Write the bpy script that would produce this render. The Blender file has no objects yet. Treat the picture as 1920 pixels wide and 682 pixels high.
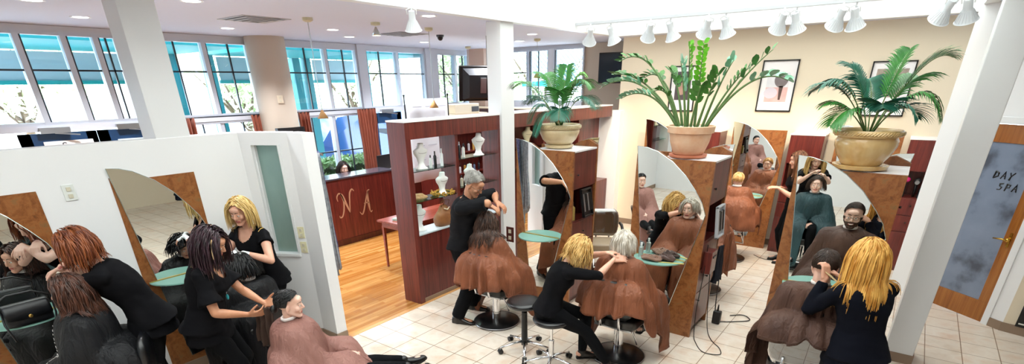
import bpy, bmesh, math, random
from mathutils import Vector as V, Matrix, noise, Euler
from mathutils.bvhtree import BVHTree
PI = math.pi; R = math.radians
sc = bpy.context.scene
C = bpy.context.scene.collection
random.seed(7)

# ------------------------------------------------------------------ materials
def lin(h):
    h = h.lstrip('#'); c = [int(h[i:i+2], 16)/255 for i in (0, 2, 4)]
    return tuple((x/12.92 if x <= .04045 else ((x+.055)/1.055)**2.4) for x in c) + (1,)
MATS = {}
class NT:
    def __init__(s, name):
        s.m = bpy.data.materials.new(name); s.m.use_nodes = True
        s.t = s.m.node_tree; s.b = s.t.nodes['Principled BSDF']
    def n(s, typ, **kw):
        x = s.t.nodes.new(typ)
        for k, v in kw.items():
            if k.startswith('i_'):
                key = k[2:]; key = int(key) if key.isdigit() else key.replace('_', ' ')
                x.inputs[key].default_value = v
            else: setattr(x, k, v)
        return x
    def l(s, a, b): s.t.links.new(a, b)
    def coord(s, scale=(1, 1, 1), rot=(0, 0, 0), kind='Object'):
        tc = s.n('ShaderNodeTexCoord'); mp = s.n('ShaderNodeMapping')
        mp.inputs['Scale'].default_value = scale; mp.inputs['Rotation'].default_value = rot
        s.l(tc.outputs[kind], mp.inputs[0]); return mp.outputs[0]
    def ramp(s, fac, stops):
        r = s.n('ShaderNodeValToRGB'); e = r.color_ramp.elements
        while len(e) < len(stops): e.new(.5)
        for i, (p, c) in enumerate(stops): e[i].position = p; e[i].color = lin(c) if isinstance(c, str) else c
        s.l(fac, r.inputs[0]); return r.outputs[0]
    def bump(s, h, strength=.2, dist=.01):
        b = s.n('ShaderNodeBump'); b.inputs['Strength'].default_value = strength; b.inputs['Distance'].default_value = dist
        s.l(h, b.inputs['Height']); s.l(b.outputs[0], s.b.inputs['Normal']); return b
def mat(name, col, rough=.5, metal=0, noise_=None, bump=None, spec=None, trans=0, emit=None, coat=0, sheen=0, sss=0, ior=None, alpha=None):
    """plain or mottled procedural material; noise_ = (scale, colour2, stretch) ; bump = (scale, strength, dist)"""
    if name in MATS: return MATS[name]
    t = NT(name); b = t.b
    b.inputs['Base Color'].default_value = lin(col); b.inputs['Roughness'].default_value = rough
    b.inputs['Metallic'].default_value = metal
    if spec is not None: b.inputs['Specular IOR Level'].default_value = spec
    if trans: b.inputs['Transmission Weight'].default_value = trans
    if coat: b.inputs['Coat Weight'].default_value = coat; b.inputs['Coat Roughness'].default_value = .08
    if sheen: b.inputs['Sheen Weight'].default_value = sheen
    if sss:
        b.inputs['Subsurface Weight'].default_value = sss; b.inputs['Subsurface Radius'].default_value = (.012, .005, .003)
    if ior: b.inputs['IOR'].default_value = ior
    if alpha is not None: b.inputs['Alpha'].default_value = alpha
    if emit: b.inputs['Emission Color'].default_value = lin(emit[0]); b.inputs['Emission Strength'].default_value = emit[1]
    if noise_:
        sc_, c2, st = noise_ if len(noise_) == 3 else (*noise_, (1, 1, 1))
        nz = t.n('ShaderNodeTexNoise', i_Scale=sc_, i_Detail=6.0, i_Roughness=.6)
        t.l(t.coord(st), nz.inputs['Vector'])
        t.l(t.ramp(nz.outputs[0], [(.32, col), (.68, c2)]), b.inputs['Base Color'])
    if bump:
        nz = t.n('ShaderNodeTexNoise', i_Scale=bump[0], i_Detail=4.0); t.l(t.coord(), nz.inputs['Vector'])
        t.bump(nz.outputs[0], bump[1], bump[2])
    MATS[name] = t.m; return t.m

def wood_mat(name, c1, c2, c3, scale=1.0, axis='z', rough=.35, coat=.25):
    if name in MATS: return MATS[name]
    t = NT(name); st = {'x': (.7, 14, 14), 'y': (14, .7, 14), 'z': (14, 14, .7)}[axis]
    st = tuple(v*scale for v in st); co = t.coord(st)
    n1 = t.n('ShaderNodeTexNoise', i_Scale=1.6, i_Detail=8.0, i_Roughness=.65, i_Distortion=.4); t.l(co, n1.inputs['Vector'])
    n2 = t.n('ShaderNodeTexNoise', i_Scale=7.0, i_Detail=3.0); t.l(co, n2.inputs['Vector'])
    mx = t.n('ShaderNodeMath', operation='MULTIPLY_ADD'); mx.inputs[1].default_value = .35
    t.l(n2.outputs[0], mx.inputs[0]); t.l(n1.outputs[0], mx.inputs[2])
    t.l(t.ramp(mx.outputs[0], [(.45, c1), (.62, c2), (.85, c3)]), t.b.inputs['Base Color'])
    t.b.inputs['Roughness'].default_value = rough; t.b.inputs['Coat Weight'].default_value = coat; t.b.inputs['Coat Roughness'].default_value = .15
    t.bump(n1.outputs[0], .08, .003); MATS[name] = t.m; return t.m

def rust_mat(name='rust_laminate', cs=('#54301a', '#7f4b25', '#986035', '#75603f')):
    if name in MATS: return MATS[name]
    t = NT(name); co = t.coord()
    a = t.n('ShaderNodeTexNoise', i_Scale=5.0, i_Detail=9.0, i_Roughness=.72, i_Distortion=1.6); t.l(co, a.inputs['Vector'])
    b = t.n('ShaderNodeTexNoise', i_Scale=19.0, i_Detail=6.0, i_Roughness=.7, i_Distortion=.8); t.l(co, b.inputs['Vector'])
    m = t.n('ShaderNodeMath', operation='MULTIPLY_ADD'); m.inputs[1].default_value = .5; t.l(b.outputs[0], m.inputs[0]); t.l(a.outputs[0], m.inputs[2])
    t.l(t.ramp(m.outputs[0], [(.5, cs[0]), (.66, cs[1]), (.8, cs[2]), (.98, cs[3])]), t.b.inputs['Base Color'])
    t.b.inputs['Roughness'].default_value = .34; MATS[name] = t.m; return t.m

def tile_mat():
    t = NT('floor_tile'); S = .3105
    tc = t.n('ShaderNodeTexCoord'); mp = t.n('ShaderNodeMapping'); mp.vector_type = 'POINT'
    mp.inputs['Location'].default_value = (4.61, -3.12, 0); t.l(tc.outputs['Object'], mp.inputs[0])
    br = t.n('ShaderNodeTexBrick', offset=0.0, squash=1.0)
    br.inputs['Scale'].default_value = 1.0; br.inputs['Mortar Size'].default_value = .0042; br.inputs['Mortar Smooth'].default_value = .15
    br.inputs['Brick Width'].default_value = S; br.inputs['Row Height'].default_value = S; br.inputs['Bias'].default_value = 0
    br.inputs['Color1'].default_value = lin('#e4d9cd'); br.inputs['Color2'].default_value = lin('#dccfc0'); br.inputs['Mortar'].default_value = lin('#8d7259')
    t.l(mp.outputs[0], br.inputs['Vector'])
    nz = t.n('ShaderNodeTexNoise', i_Scale=3.1, i_Detail=7.0, i_Roughness=.6); t.l(tc.outputs['Object'], nz.inputs['Vector'])
    rp = t.ramp(nz.outputs[0], [(.3, '#f0d6c2'), (.5, '#ffffff'), (.72, '#e9ddcf')])
    mx = t.n('ShaderNodeMix', data_type='RGBA', blend_type='MULTIPLY'); mx.inputs[0].default_value = .8
    t.l(br.outputs['Color'], mx.inputs[6]); t.l(rp, mx.inputs[7]); t.l(mx.outputs[2], t.b.inputs['Base Color'])
    t.b.inputs['Roughness'].default_value = .32
    inv = t.n('ShaderNodeMath', operation='SUBTRACT'); inv.inputs[0].default_value = 1; t.l(br.outputs['Fac'], inv.inputs[1])
    t.bump(inv.outputs[0], .5, .003); MATS['tile'] = t.m; return t.m

def plank_mat():
    t = NT('wood_floor_planks'); tc = t.n('ShaderNodeTexCoord'); mp = t.n('ShaderNodeMapping'); mp.inputs['Rotation'].default_value = (0, 0, R(90))
    t.l(tc.outputs['Object'], mp.inputs[0])
    br = t.n('ShaderNodeTexBrick', offset=.37, offset_frequency=2)
    for k, v in (('Scale', 1.0), ('Mortar Size', .0009), ('Brick Width', .9), ('Row Height', .057), ('Bias', -.1)): br.inputs[k].default_value = v
    br.inputs['Color1'].default_value = lin('#ab7335'); br.inputs['Color2'].default_value = lin('#c99a5c'); br.inputs['Mortar'].default_value = lin('#6d3d17')
    t.l(mp.outputs[0], br.inputs['Vector'])
    m2 = t.n('ShaderNodeMapping'); m2.inputs['Scale'].default_value = (30, 1.3, 1); t.l(tc.outputs['Object'], m2.inputs[0])
    nz = t.n('ShaderNodeTexNoise', i_Scale=1.0, i_Detail=6.0); t.l(m2.outputs[0], nz.inputs['Vector'])
    rp = t.ramp(nz.outputs[0], [(.3, '#dcb98c'), (.6, '#ffffff'), (.8, '#ecd3ad')])
    mx = t.n('ShaderNodeMix', data_type='RGBA', blend_type='MULTIPLY'); mx.inputs[0].default_value = .75
    t.l(br.outputs['Color'], mx.inputs[6]); t.l(rp, mx.inputs[7]); t.l(mx.outputs[2], t.b.inputs['Base Color'])
    t.b.inputs['Roughness'].default_value = .24; MATS['plank'] = t.m; return t.m

# ------------------------------------------------------------------ mesh accumulator
def frame(d, up=V((0, 0, 1))):
    d = d.normalized()
    a = d.cross(up)
    if a.length < 1e-4: a = d.cross(V((0, 1, 0)))
    a.normalize(); b = a.cross(d).normalized(); return a, b      # a = right, b = up-ish
class M:
    def __init__(s): s.v = []; s.f = []; s.mi = []; s.cur = 0
    def add(s, vs, fs):
        o = len(s.v); s.v += [V(p) for p in vs]; s.f += [tuple(i+o for i in f) for f in fs]; s.mi += [s.cur]*len(fs); return s
    def box(s, a, b):
        x0, y0, z0 = [min(a[i], b[i]) for i in range(3)]; x1, y1, z1 = [max(a[i], b[i]) for i in range(3)]
        return s.add([(x0,y0,z0),(x1,y0,z0),(x1,y1,z0),(x0,y1,z0),(x0,y0,z1),(x1,y0,z1),(x1,y1,z1),(x0,y1,z1)],
                     [(3,2,1,0),(4,5,6,7),(0,1,5,4),(1,2,6,5),(2,3,7,6),(3,0,4,7)])
    def beam(s, p, q, w, h, up=(0, 0, 1)):
        p, q = V(p), V(q); a, b = frame(q-p, V(up)); a = a*w/2; b = b*h/2
        return s.add([p-a-b, p+a-b, p+a+b, p-a+b, q-a-b, q+a-b, q+a+b, q-a+b],
                     [(3,2,1,0),(4,5,6,7),(0,1,5,4),(1,2,6,5),(2,3,7,6),(3,0,4,7)])
    def tube(s, pts, rad, n=10, cap=True, flat=1.0, closed=False):
        pts = [V(p) for p in pts]; k = len(pts)
        if not hasattr(rad, '__len__'): rad = [rad]*k
        rings = []; up = None
        for i, p in enumerate(pts):
            if closed: d = pts[(i+1) % k]-pts[i-1]
            else: d = pts[min(i+1, k-1)]-pts[max(i-1, 0)]
            if d.length < 1e-7: d = V((0, 0, 1))
            d.normalize()
            if up is None: a, b = frame(d)
            else:
                b = (up-d*up.dot(d)); b = b.normalized() if b.length > 1e-6 else frame(d)[1]; a = d.cross(b)
            up = b
            rings.append([p+(a*math.cos(2*PI*j/n)+b*flat*math.sin(2*PI*j/n))*rad[i] for j in range(n)])
        vs = [q for r_ in rings for q in r_]; fs = []
        for i in range(k if closed else k-1):
            for j in range(n):
                i2 = (i+1) % k
                fs.append((i*n+j, i*n+(j+1) % n, i2*n+(j+1) % n, i2*n+j))
        if cap and not closed: fs += [tuple(reversed(range(n))), tuple(range((k-1)*n, k*n))]
        return s.add(vs, fs)
    def capsule(s, p, q, r0, r1=None, n=12):
        r1 = r0 if r1 is None else r1; p, q = V(p), V(q); d = (q-p); L = d.length
        d = d.normalized() if L > 1e-6 else V((0, 0, 1)); pts = []; rad = []
        for t in (-1, -.92, -.7, -.38): pts.append(p+d*r0*t); rad.append(max(r0*math.sqrt(max(0, 1-t*t)), r0*.05))
        pts.append(p); rad.append(r0); pts.append(q); rad.append(r1)
        for t in (.38, .7, .92, 1): pts.append(q+d*r1*t); rad.append(max(r1*math.sqrt(max(0, 1-t*t)), r1*.05))
        return s.tube(pts, rad, n)
    def ell(s, c, r, n=16, m=10, rot=None):
        c = V(c); vs = []; fs = []
        if not hasattr(r, '__len__'): r = (r, r, r)
        for i in range(m+1):
            th = PI*i/m
            for j in range(n):
                p = V((r[0]*math.sin(th)*math.cos(2*PI*j/n), r[1]*math.sin(th)*math.sin(2*PI*j/n), r[2]*math.cos(th)))
                if rot is not None: p = rot @ p
                vs.append(c+p)
        for i in range(m):
            for j in range(n): fs.append((i*n+j, (i+1)*n+j, (i+1)*n+(j+1) % n, i*n+(j+1) % n))
        return s.add(vs, fs)
    def lathe(s, prof, c=(0, 0, 0), n=32, a0=0, a1=2*PI, sx=1, sy=1):
        c = V(c); vs = []; fs = []; full = abs(a1-a0-2*PI) < 1e-5; N = n if full else n+1
        for (r, z) in prof:
            for j in range(N):
                a = a0+(a1-a0)*j/n; vs.append(c+V((r*sx*math.cos(a), r*sy*math.sin(a), z)))
        for i in range(len(prof)-1):
            for j in range(n):
                j2 = (j+1) % N; fs.append((i*N+j, i*N+j2, (i+1)*N+j2, (i+1)*N+j))
        return s.add(vs, fs)
    def prism(s, poly, d, o=(0, 0, 0), u=(1, 0, 0), w=(0, 0, 1)):
        """2-D polygon in plane (u, w) at o, extruded by vector d"""
        o, u, w, d = V(o), V(u), V(w), V(d); n = len(poly)
        A = [o+u*p[0]+w*p[1] for p in poly]; B = [p+d for p in A]
        fs = [tuple(reversed(range(n))), tuple(range(n, 2*n))]
        fs += [(i, (i+1) % n, n+(i+1) % n, n+i) for i in range(n)]
        return s.add(A+B, fs)
    def loft(s, rings, cap=True):
        n = len(rings[0]); vs = [p for r_ in rings for p in r_]; fs = []
        for i in range(len(rings)-1):
            for j in range(n): fs.append((i*n+j, i*n+(j+1) % n, (i+1)*n+(j+1) % n, (i+1)*n+j))
        if cap: fs += [tuple(reversed(range(n))), tuple(range((len(rings)-1)*n, len(rings)*n))]
        return s.add(vs, fs)
    def merge(s, o, T=None):
        k = len(s.v); s.v += [(T @ p if T else p.copy()) for p in o.v]; s.f += [tuple(i+k for i in f) for f in o.f]; s.mi += list(o.mi); return s
    def mesh(s, name='m'):
        me = bpy.data.meshes.new(name); me.from_pydata([tuple(p) for p in s.v], [], s.f); me.update()
        if any(s.mi): me.polygons.foreach_set('material_index', s.mi)
        return me
    def build(s, name, m, parent=None, loc=None, rotz=None, smooth=False, bevel=0, fix=True, mats=None, subsurf=0, auto=None):
        me = s.mesh(name)
        if fix:
            bm = bmesh.new(); bm.from_mesh(me); bmesh.ops.recalc_face_normals(bm, faces=bm.faces); bm.to_mesh(me); bm.free()
        for q in ([m] if mats is None else mats): me.materials.append(q)
        if smooth: me.polygons.foreach_set('use_smooth', [True]*len(me.polygons))
        ob = bpy.data.objects.new(name, me); C.objects.link(ob)
        if parent: ob.parent = parent
        if loc is not None: ob.location = loc
        if rotz is not None: ob.rotation_euler = (0, 0, rotz)
        if bevel:
            md = ob.modifiers.new('b', 'BEVEL'); md.width = bevel; md.segments = 2; md.limit_method = 'ANGLE'; md.angle_limit = R(40)
        if subsurf:
            md = ob.modifiers.new('s', 'SUBSURF'); md.levels = md.render_levels = subsurf
        if smooth and auto:
            try: me.set_sharp_from_angle(angle=R(auto))
            except Exception: pass
        return ob

def tag(o, label, cat, group=None, kind=None):
    o['label'] = label; o['category'] = cat
    if group: o['group'] = group
    if kind: o['kind'] = kind
    return o
def thing(name, label, cat, loc=(0, 0, 0), rotz=0, group=None):
    o = bpy.data.objects.new(name, None); C.objects.link(o); o.location = loc; o.rotation_euler = (0, 0, rotz)
    o.empty_display_size = .05
    return tag(o, label, cat, group)
def struct(name, m, mt, **k):
    o = m.build(name, mt, **k); o['kind'] = 'structure'; return o
def dup(root, loc, rotz, label, group=None, name=None):
    r = root.copy(); C.objects.link(r); r.location = loc; r.rotation_euler = (0, 0, rotz); r['label'] = label
    if group: r['group'] = group
    def rec(a, b):
        for ch in list(a.children):
            c = ch.copy(); C.objects.link(c); c.parent = b; rec(ch, c)
    rec(root, r); return r
def evalmesh(ob):
    dg = bpy.context.evaluated_depsgraph_get(); e = ob.evaluated_get(dg)
    me = bpy.data.meshes.new_from_object(e); ob.modifiers.clear(); old = ob.data; ob.data = me; bpy.data.meshes.remove(old); return ob
def remesh(m, vox, smooth_it=4, name='r'):
    """union of the closed shells of an accumulator -> one continuous skin (bpy mesh)"""
    ob = m.build(name, mat('tmp', '#808080'), fix=True)
    md = ob.modifiers.new('r', 'REMESH'); md.mode = 'VOXEL'; md.voxel_size = vox; md.adaptivity = 0
    if smooth_it:
        md = ob.modifiers.new('s', 'SMOOTH'); md.factor = .5; md.iterations = smooth_it
    evalmesh(ob); me = ob.data; me.materials.clear(); bpy.data.objects.remove(ob); return me
def put(me, name, mats, parent, smooth=True):
    me.name = name
    for q in mats: me.materials.append(q)
    if smooth: me.polygons.foreach_set('use_smooth', [True]*len(me.polygons))
    ob = bpy.data.objects.new(name, me); C.objects.link(ob); ob.parent = parent; return ob
def text(name, s, size, m, parent=None, loc=(0, 0, 0), rot=(0, 0, 0), ext=.002, shear=0, sx=1):
    cu = bpy.data.curves.new(name, 'FONT'); cu.body = s; cu.size = size; cu.extrude = ext; cu.align_x = 'CENTER'; cu.align_y = 'CENTER'; cu.shear = shear
    o = bpy.data.objects.new(name, cu); C.objects.link(o)
    dg = bpy.context.evaluated_depsgraph_get(); me = bpy.data.meshes.new_from_object(o.evaluated_get(dg)); bpy.data.objects.remove(o)
    me.materials.clear(); me.materials.append(m); me.name = name
    o = bpy.data.objects.new(name, me); C.objects.link(o); o.location = loc; o.rotation_euler = rot; o.scale = (sx, 1, 1)
    if parent: o.parent = parent
    return o
# ------------------------------------------------------------------ people
SK = {}
def skin(name, col, c2):
    if name in MATS: return MATS[name]
    return mat(name, col, .48, noise_=(9, c2, (1, 1, 1)), sss=.12)
def ik(a, t, l1, l2, pole):
    a, t, pole = V(a), V(t), V(pole); d = t-a; L = min(d.length, (l1+l2)*.998); L = max(L, abs(l1-l2)+.01); dn = d.normalized()
    x = (l1*l1-l2*l2+L*L)/(2*L); h = math.sqrt(max(0, l1*l1-x*x)); p = pole-dn*pole.dot(dn)
    p = p.normalized() if p.length > 1e-5 else V((0, 0, -1))
    return a+dn*x+p*h, a+dn*L
def limb(m, p, q, prof, n=14):
    p, q = V(p), V(q); pts = []; rad = []
    d = (q-p).normalized(); r0 = prof[0][1]; r1 = prof[-1][1]
    for t in (1, .8, .45): pts.append(p-d*r0*t*.98); rad.append(r0*math.sqrt(max(.01, 1-t*t)))
    for t, r_ in prof: pts.append(p.lerp(q, t)); rad.append(r_)
    for t in (.45, .8, 1): pts.append(q+d*r1*t*.98); rad.append(r1*math.sqrt(max(.01, 1-t*t)))
    m.tube(pts, rad, n)
def hand(m, w, d, n, side, s=1.0, curl=.5, spread=1.0):
    """palm and five fingers. w wrist, d direction, n palm normal (towards what is held), side=+1 thumb on +t"""
    d = d.normalized(); n = (n-d*n.dot(d)).normalized(); t = d.cross(n).normalized()*side      # t towards the thumb
    P = .088*s
    for k in range(4):
        o = (k-1.5)*-.0195*s
        m.capsule(w+d*.008*s+t*o*.75, w+d*P+t*o, .0145*s, .0112*s, 8)
    L = (.070, .078, .072, .056)
    for k in range(4):
        o = (k-1.5)*-.0205*s; p = w+d*P+t*o; ang = 0; fd = (d+t*(k-1.5)*-.10*spread).normalized()
        for seg, fr in enumerate((.45, .31, .24)):
            ang += curl*(.55, .75, .5)[seg]
            dd = (fd*math.cos(ang)+n*math.sin(ang)).normalized(); q = p+dd*L[k]*fr*s
            m.capsule(p, q, (.0088, .008, .0074)[seg]*s, (.0082, .0075, .0064)[seg]*s, 8); p = q
    p = w+d*.022*s+t*.024*s; dd = (d*.75+t*.62+n*.25).normalized()
    for seg, fl_ in enumerate((.042, .032, .026)):
        q = p+dd*fl_*s; m.capsule(p, q, (.0135, .0105, .0095)[seg]*s, (.0105, .0095, .0075)[seg]*s, 8); p = q
        dd = (dd+n*.35*curl+d*.25-t*.2*curl).normalized()
def ring(c, a, b, ra, rb, n=28, sq=2.3):
    out = []
    for j in range(n):
        t = 2*PI*j/n; cx, sy = math.cos(t), math.sin(t)
        out.append(c+a*ra*math.copysign(abs(cx)**(2/sq), cx)+b*rb*math.copysign(abs(sy)**(2/sq), sy))
    return out
class Fig: pass
def head_blobs(m, Hm, k=1.0, male=False):
    """head shape; Hm maps head-local coordinates (X right, Y forward, Z up) to figure space"""
    def e(c, r, rx=0):
        rot = Hm.to_3x3() @ Matrix.Rotation(rx, 3, 'X'); m.ell(Hm @ (V(c)*k), [v*k for v in r], 20, 14, rot)
    def cp(p, q, a, b): m.capsule(Hm @ (V(p)*k), Hm @ (V(q)*k), a*k, b*k, 10)
    e((0, -.016, .038), (.074, .094, .084)); e((0, .018, -.012), (.064, .070, .088))
    e((0, .030, -.062), (.046 if not male else .052, .048, .042))
    cp((-.055, .0, -.045), (-.016, .066, -.094), .021, .018); cp((.055, .0, -.045), (.016, .066, -.094), .021, .018)
    e((0, .070, -.097), (.020, .018, .015)); e((0, .074, .045), (.050, .022, .030))
    cp((-.040, .072, .023), (-.010, .083, .020), .0105, .009); cp((.040, .072, .023), (.010, .083, .020), .0105, .009)
    cp((0, .085, .018), (0, .104, -.024), .0085, .0115); e((-.010, .092, -.030), (.008, .009, .007)); e((.010, .092, -.030), (.008, .009, .007))
    for s in (-1, 1):
        e((s*.038, .062, -.024), (.025, .022, .024)); e((s*.076, -.004, -.008), (.008, .017, .030), R(-12)); e((s*.030, .078, .000), (.0135, .009, .0105)); e((s*.030, .0800, .0085), (.0145, .0105, .0065))
    e((0, .082, -.056), (.026, .010, .0075)); e((0, .081, -.066), (.021, .010, .008)); e((0, .074, -.058), (.034, .014, .020))
def paint(me, fn):
    for p in me.polygons:
        i = fn(p.center)
        if i: p.material_index = i
def person(label, pos, face, H=1.66, male=False, pz=None, lean=(0, 0), twist=0, head=(0, 0, 0), hands=None, pole=((-.5, -.6, -.6), (.5, -.6, -.6)), hdir=(None, None), hnor=(None, None),
           curl=(.6, .6), feet=None, kpole=(0, 1, 0), skin_=('skin_fair', '#d9a183', '#e3b193'), lip='#b35c55', top=None, legs=None, shoe='#141416', vox=.0058, girth=1.0, beard=None, brow='#4b3322', eyes='#3d2f25', mouth=None, name='person', fdir=None, gloves=None, foot_pitch=0):
    F = Fig(); k = H/1.66; root = thing(name, label, 'person', (pos[0], pos[1], 0), face-PI/2); F.root = root
    Ri = Matrix.Rotation(-(face-PI/2), 3, 'Z')
    L = lambda p: Ri @ (V(p)-V((pos[0], pos[1], 0)))          # world -> figure
    F.L = L; pz = pz if pz is not None else .52*H
    P = V((0, 0, pz)); SL = .292*H; lx, ly = lean; N = P+V((lx, ly, math.sqrt(max(.01, SL*SL-lx*lx-ly*ly))))
    up = (N-P).normalized(); rt = Matrix.Rotation(twist, 3, 'Z') @ V((1, 0, 0)); rt = (rt-up*rt.dot(up)).normalized(); fw = up.cross(rt).normalized()
    rt0 = V((1, 0, 0)); fw0 = (up+V((0, 0, 1))).normalized().cross(rt0).normalized(); F.up, F.rt, F.fw, F.N, F.P = up, rt, fw, N, P
    bend = V((0, -.03*k, 0)) if ly > .15 else V((0, -.008, 0))
    if male: RG = [(-.30,.06,.07,0),(-.22,.13,.10,0),(-.1,.165,.118,-.01),(.05,.165,.118,0),(.3,.155,.112,.012),(.5,.158,.118,.012),(.7,.172,.124,.012),(.84,.175,.108,.0),(.93,.14,.085,-.008),(1.0,.075,.066,-.008)]
    else: RG = [(-.30,.06,.07,0),(-.22,.13,.105,-.01),(-.1,.172,.122,-.012),(.05,.168,.116,-.005),(.3,.128,.092,.008),(.48,.130,.098,.008),(.66,.148,.122,.02),(.8,.152,.105,.008),(.92,.125,.078,-.006),(1.0,.062,.058,-.008)]
    def torso(m, off=0, t0=-1, t1=2, hem=0):
        rs = []
        for t, a, b, o in RG:
            if t < t0 or t > t1: continue
            f = min(1, max(0, t)); c = P.lerp(N, t) + bend*4*f*(1-f); A = (rt0*(1-f)+rt*f).normalized(); B = (fw0*(1-f)+fw*f).normalized()
            g = girth if t < .9 else 1
            rs.append(ring(c+B*o*k, A, B, a*k*g+off+(hem if t <= t0+.12 else 0), b*k*g+off+(hem if t <= t0+.12 else 0)))
        m.loft(rs)
    sw = (.178 if male else .152)*k; SJ = [P.lerp(N, .885)-rt*sw, P.lerp(N, .885)+rt*sw]; F.SJ = SJ
    UA, FA = .172*H, .150*H; hz = .5
    HJ = [P+V((-.088*k, 0, -.03*k)), P+V((.088*k, 0, -.03*k))]; TH, SH = .246*H, .246*H
    if hands is None: hands = [SJ[0]+V((-.05, .06, -.52*k)), SJ[1]+V((.05, .06, -.52*k))]
    else: hands = [L(h) for h in hands]
    if feet is None: feet = [V((-.1, .0, .085)), V((.1, .02, .085))]
    else: feet = [L(f) for f in feet]
    arms = []; lg = []
    for i in (0, 1):
        e, w = ik(SJ[i], hands[i], UA, FA, V(pole[i])); arms.append((SJ[i], e, w))
        kn, an = ik(HJ[i], feet[i], TH, SH, V(kpole)); lg.append((HJ[i], kn, an))
    F.arms, F.legs = arms, lg
    ar = [(0,.048),(.25,.046),(.55,.041),(.85,.036),(1,.034)] if not male else [(0,.056),(.25,.053),(.55,.047),(.85,.041),(1,.038)]
    fr = [(0,.034),(.22,.037),(.6,.029),(.9,.022),(1,.021)] if not male else [(0,.039),(.22,.042),(.6,.034),(.9,.026),(1,.025)]
    th = [(0,.092),(.2,.090),(.5,.074),(.8,.057),(1,.052)]; sh = [(0,.052),(.15,.053),(.32,.055),(.6,.042),(.9,.030),(1,.031)]
    S = lambda pr, o=0, g=1.0: [(t, r_*k*g+o) for t, r_ in pr]
    # head placement
    yaw, pit, rol = [R(a) for a in head]
    base = Matrix((rt.lerp(V((rt.x, rt.y, 0)).normalized(), .7).normalized(), fw, V((0, 0, 1)))).transposed()
    fz = V((fw.x, fw.y, 0)).normalized(); bz = V((0, 0, 1)); bx = fz.cross(bz).normalized(); base = Matrix((bx, fz, bz)).transposed()
    hr = base @ (Matrix.Rotation(yaw, 3, 'Z') @ Matrix.Rotation(pit, 3, 'X') @ Matrix.Rotation(rol, 3, 'Y'))
    hc = N+up*.035*k+(hr @ V((0, .018, .135)))*k; Hm = Matrix.Translation(hc) @ hr.to_4x4(); F.Hm, F.hk = Hm, (k**.5)*(1.02 if male else .98); F.hc = hc
    m = M(); torso(m); hk = F.hk
    m.capsule(N-up*.03, hc+hr @ V((0, -.022, -.055)), (.058 if male else .047)*k, (.056 if male else .047)*k)
    for i in (0, 1):
        m.capsule(P.lerp(N, .93)-rt*.02*(1-2*i), SJ[i], .05*k, .046*k)
        limb(m, arms[i][0], arms[i][1], S(ar)); limb(m, arms[i][1], arms[i][2], S(fr))
        d = (arms[i][2]-arms[i][1]).normalized()
        hd = (Ri @ V(hdir[i])).normalized() if hdir[i] is not None else d
        hn = (Ri @ V(hnor[i])) if hnor[i] is not None else V((0, 0, -1))+V((.3*(1-2*i), 0, 0))
        sd = -1 if i == 0 else 1
        tt = hd.cross(hn)
        # keep the thumb uppermost / inward
        pref = V(((1 if i == 0 else -1)*.6, 0, .8)); sd = 1 if tt.dot(pref) > 0 else -1
        hand(m, arms[i][2], hd, hn, sd, k*(1.05 if male else .96), curl[i])
        limb(m, lg[i][0], lg[i][1], S(th)); limb(m, lg[i][1], lg[i][2], S(sh))
        fd = V((0, 1, 0)) if fdir is None else (Ri @ V(fdir[i])).normalized()
        m.capsule(lg[i][2]-V((0, 0, .03))-fd*.03, lg[i][2]+fd*.15*k-V((0, 0, .055)), .036*k, .026*k)
    head_blobs(m, Hm, hk, male)
    me = remesh(m, vox, 3, 'body'); Hi = Hm.inverted()
    sk = skin(*skin_); mats = [sk, mat('lip_'+lip, lip, .4), mat('brow_'+brow, brow, .7), mat('glove_white', '#e9eef0', .45), mat('teeth', '#f3efe6', .3)]
    if beard: mats.append(mat('beard_'+beard, beard, .8, noise_=(120, '#2a1d16', (1, 1, 1))))
    def pf(c):
        q = (Hi @ c)/hk
        if q.length > .2:
            if gloves:
                for i in (0, 1):
                    w = arms[i][2]
                    ax_ = (w-arms[i][1]).normalized(); l_ = (c-w).dot(ax_)
                    if -.03 < l_ < .21 and (c-w-ax_*l_).length < .085: return 3
            return 0
        x, y, z = q; ax = abs(x)
        if y > .07 and ax < .024 and -.070+ax*.15 < z < -.052: return 1
        if beard and z < -.042 and y > -.01 and z > -.125: return 5
        if beard and y > .06 and ax < .032 and -.052 < z < -.040: return 5
        if beard and ax > .062 and z < .0 and y > .004: return 5
        return 0
    paint(me, pf); F.body = put(me, 'body', mats, root)
    if mouth == 'smile':
        q = M(); q.tube([Hm @ (V((x, .0935-x*x*22, -.0605+x*x*13))*hk) for x in (-.021, -.014, -.007, 0, .007, .014, .021)], [.0015, .0042, .0052, .0055, .0052, .0042, .0015], 8); q.build('teeth', mat('teeth', '#efe9df', .3), F.body, smooth=True)
    for s in (-1, 1):
        e = M(); e.ell((0, 0, 0), (.0112*hk,)*3, 14, 10); c = Hm @ (V((s*.030, .0795, .0015))*hk)
        e.cur = 1; e.ell((0, .0050*hk, 0), (.0062*hk, .0078*hk, .0062*hk), 12, 8)
        q = e.build('eye', None, root, c, smooth=True, mats=[mat('eye_white', '#e8e4df', .2), mat('iris_'+eyes, eyes, .15)])
        q.rotation_euler = hr.to_euler()
        bm_ = M(); bm_.tube([Hm @ (V((s*x, y, z))*hk) for x, y, z in ((.010, .0925, .026), (.024, .0900, .031), (.040, .080, .0305), (.050, .070, .025))], [.0028*hk, .0036*hk, .003*hk, .001*hk], 6); bm_.build('eyebrow', mat('brow_'+brow, brow, .8), F.body, smooth=True)
    # clothes
    def foldnoise(me, amp, sc_=9, keep=None):
        me.calc_loop_triangles() if False else None
        nrm = [v.normal.copy() for v in me.vertices]
        for v, n_ in zip(me.vertices, nrm):
            c = v.co; f = noise.noise(c*sc_)+.5*noise.noise(V((c.x*sc_*1.4, c.y*sc_*1.4, c.z*sc_*3.2))); v.co = c+n_*f*amp
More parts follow.
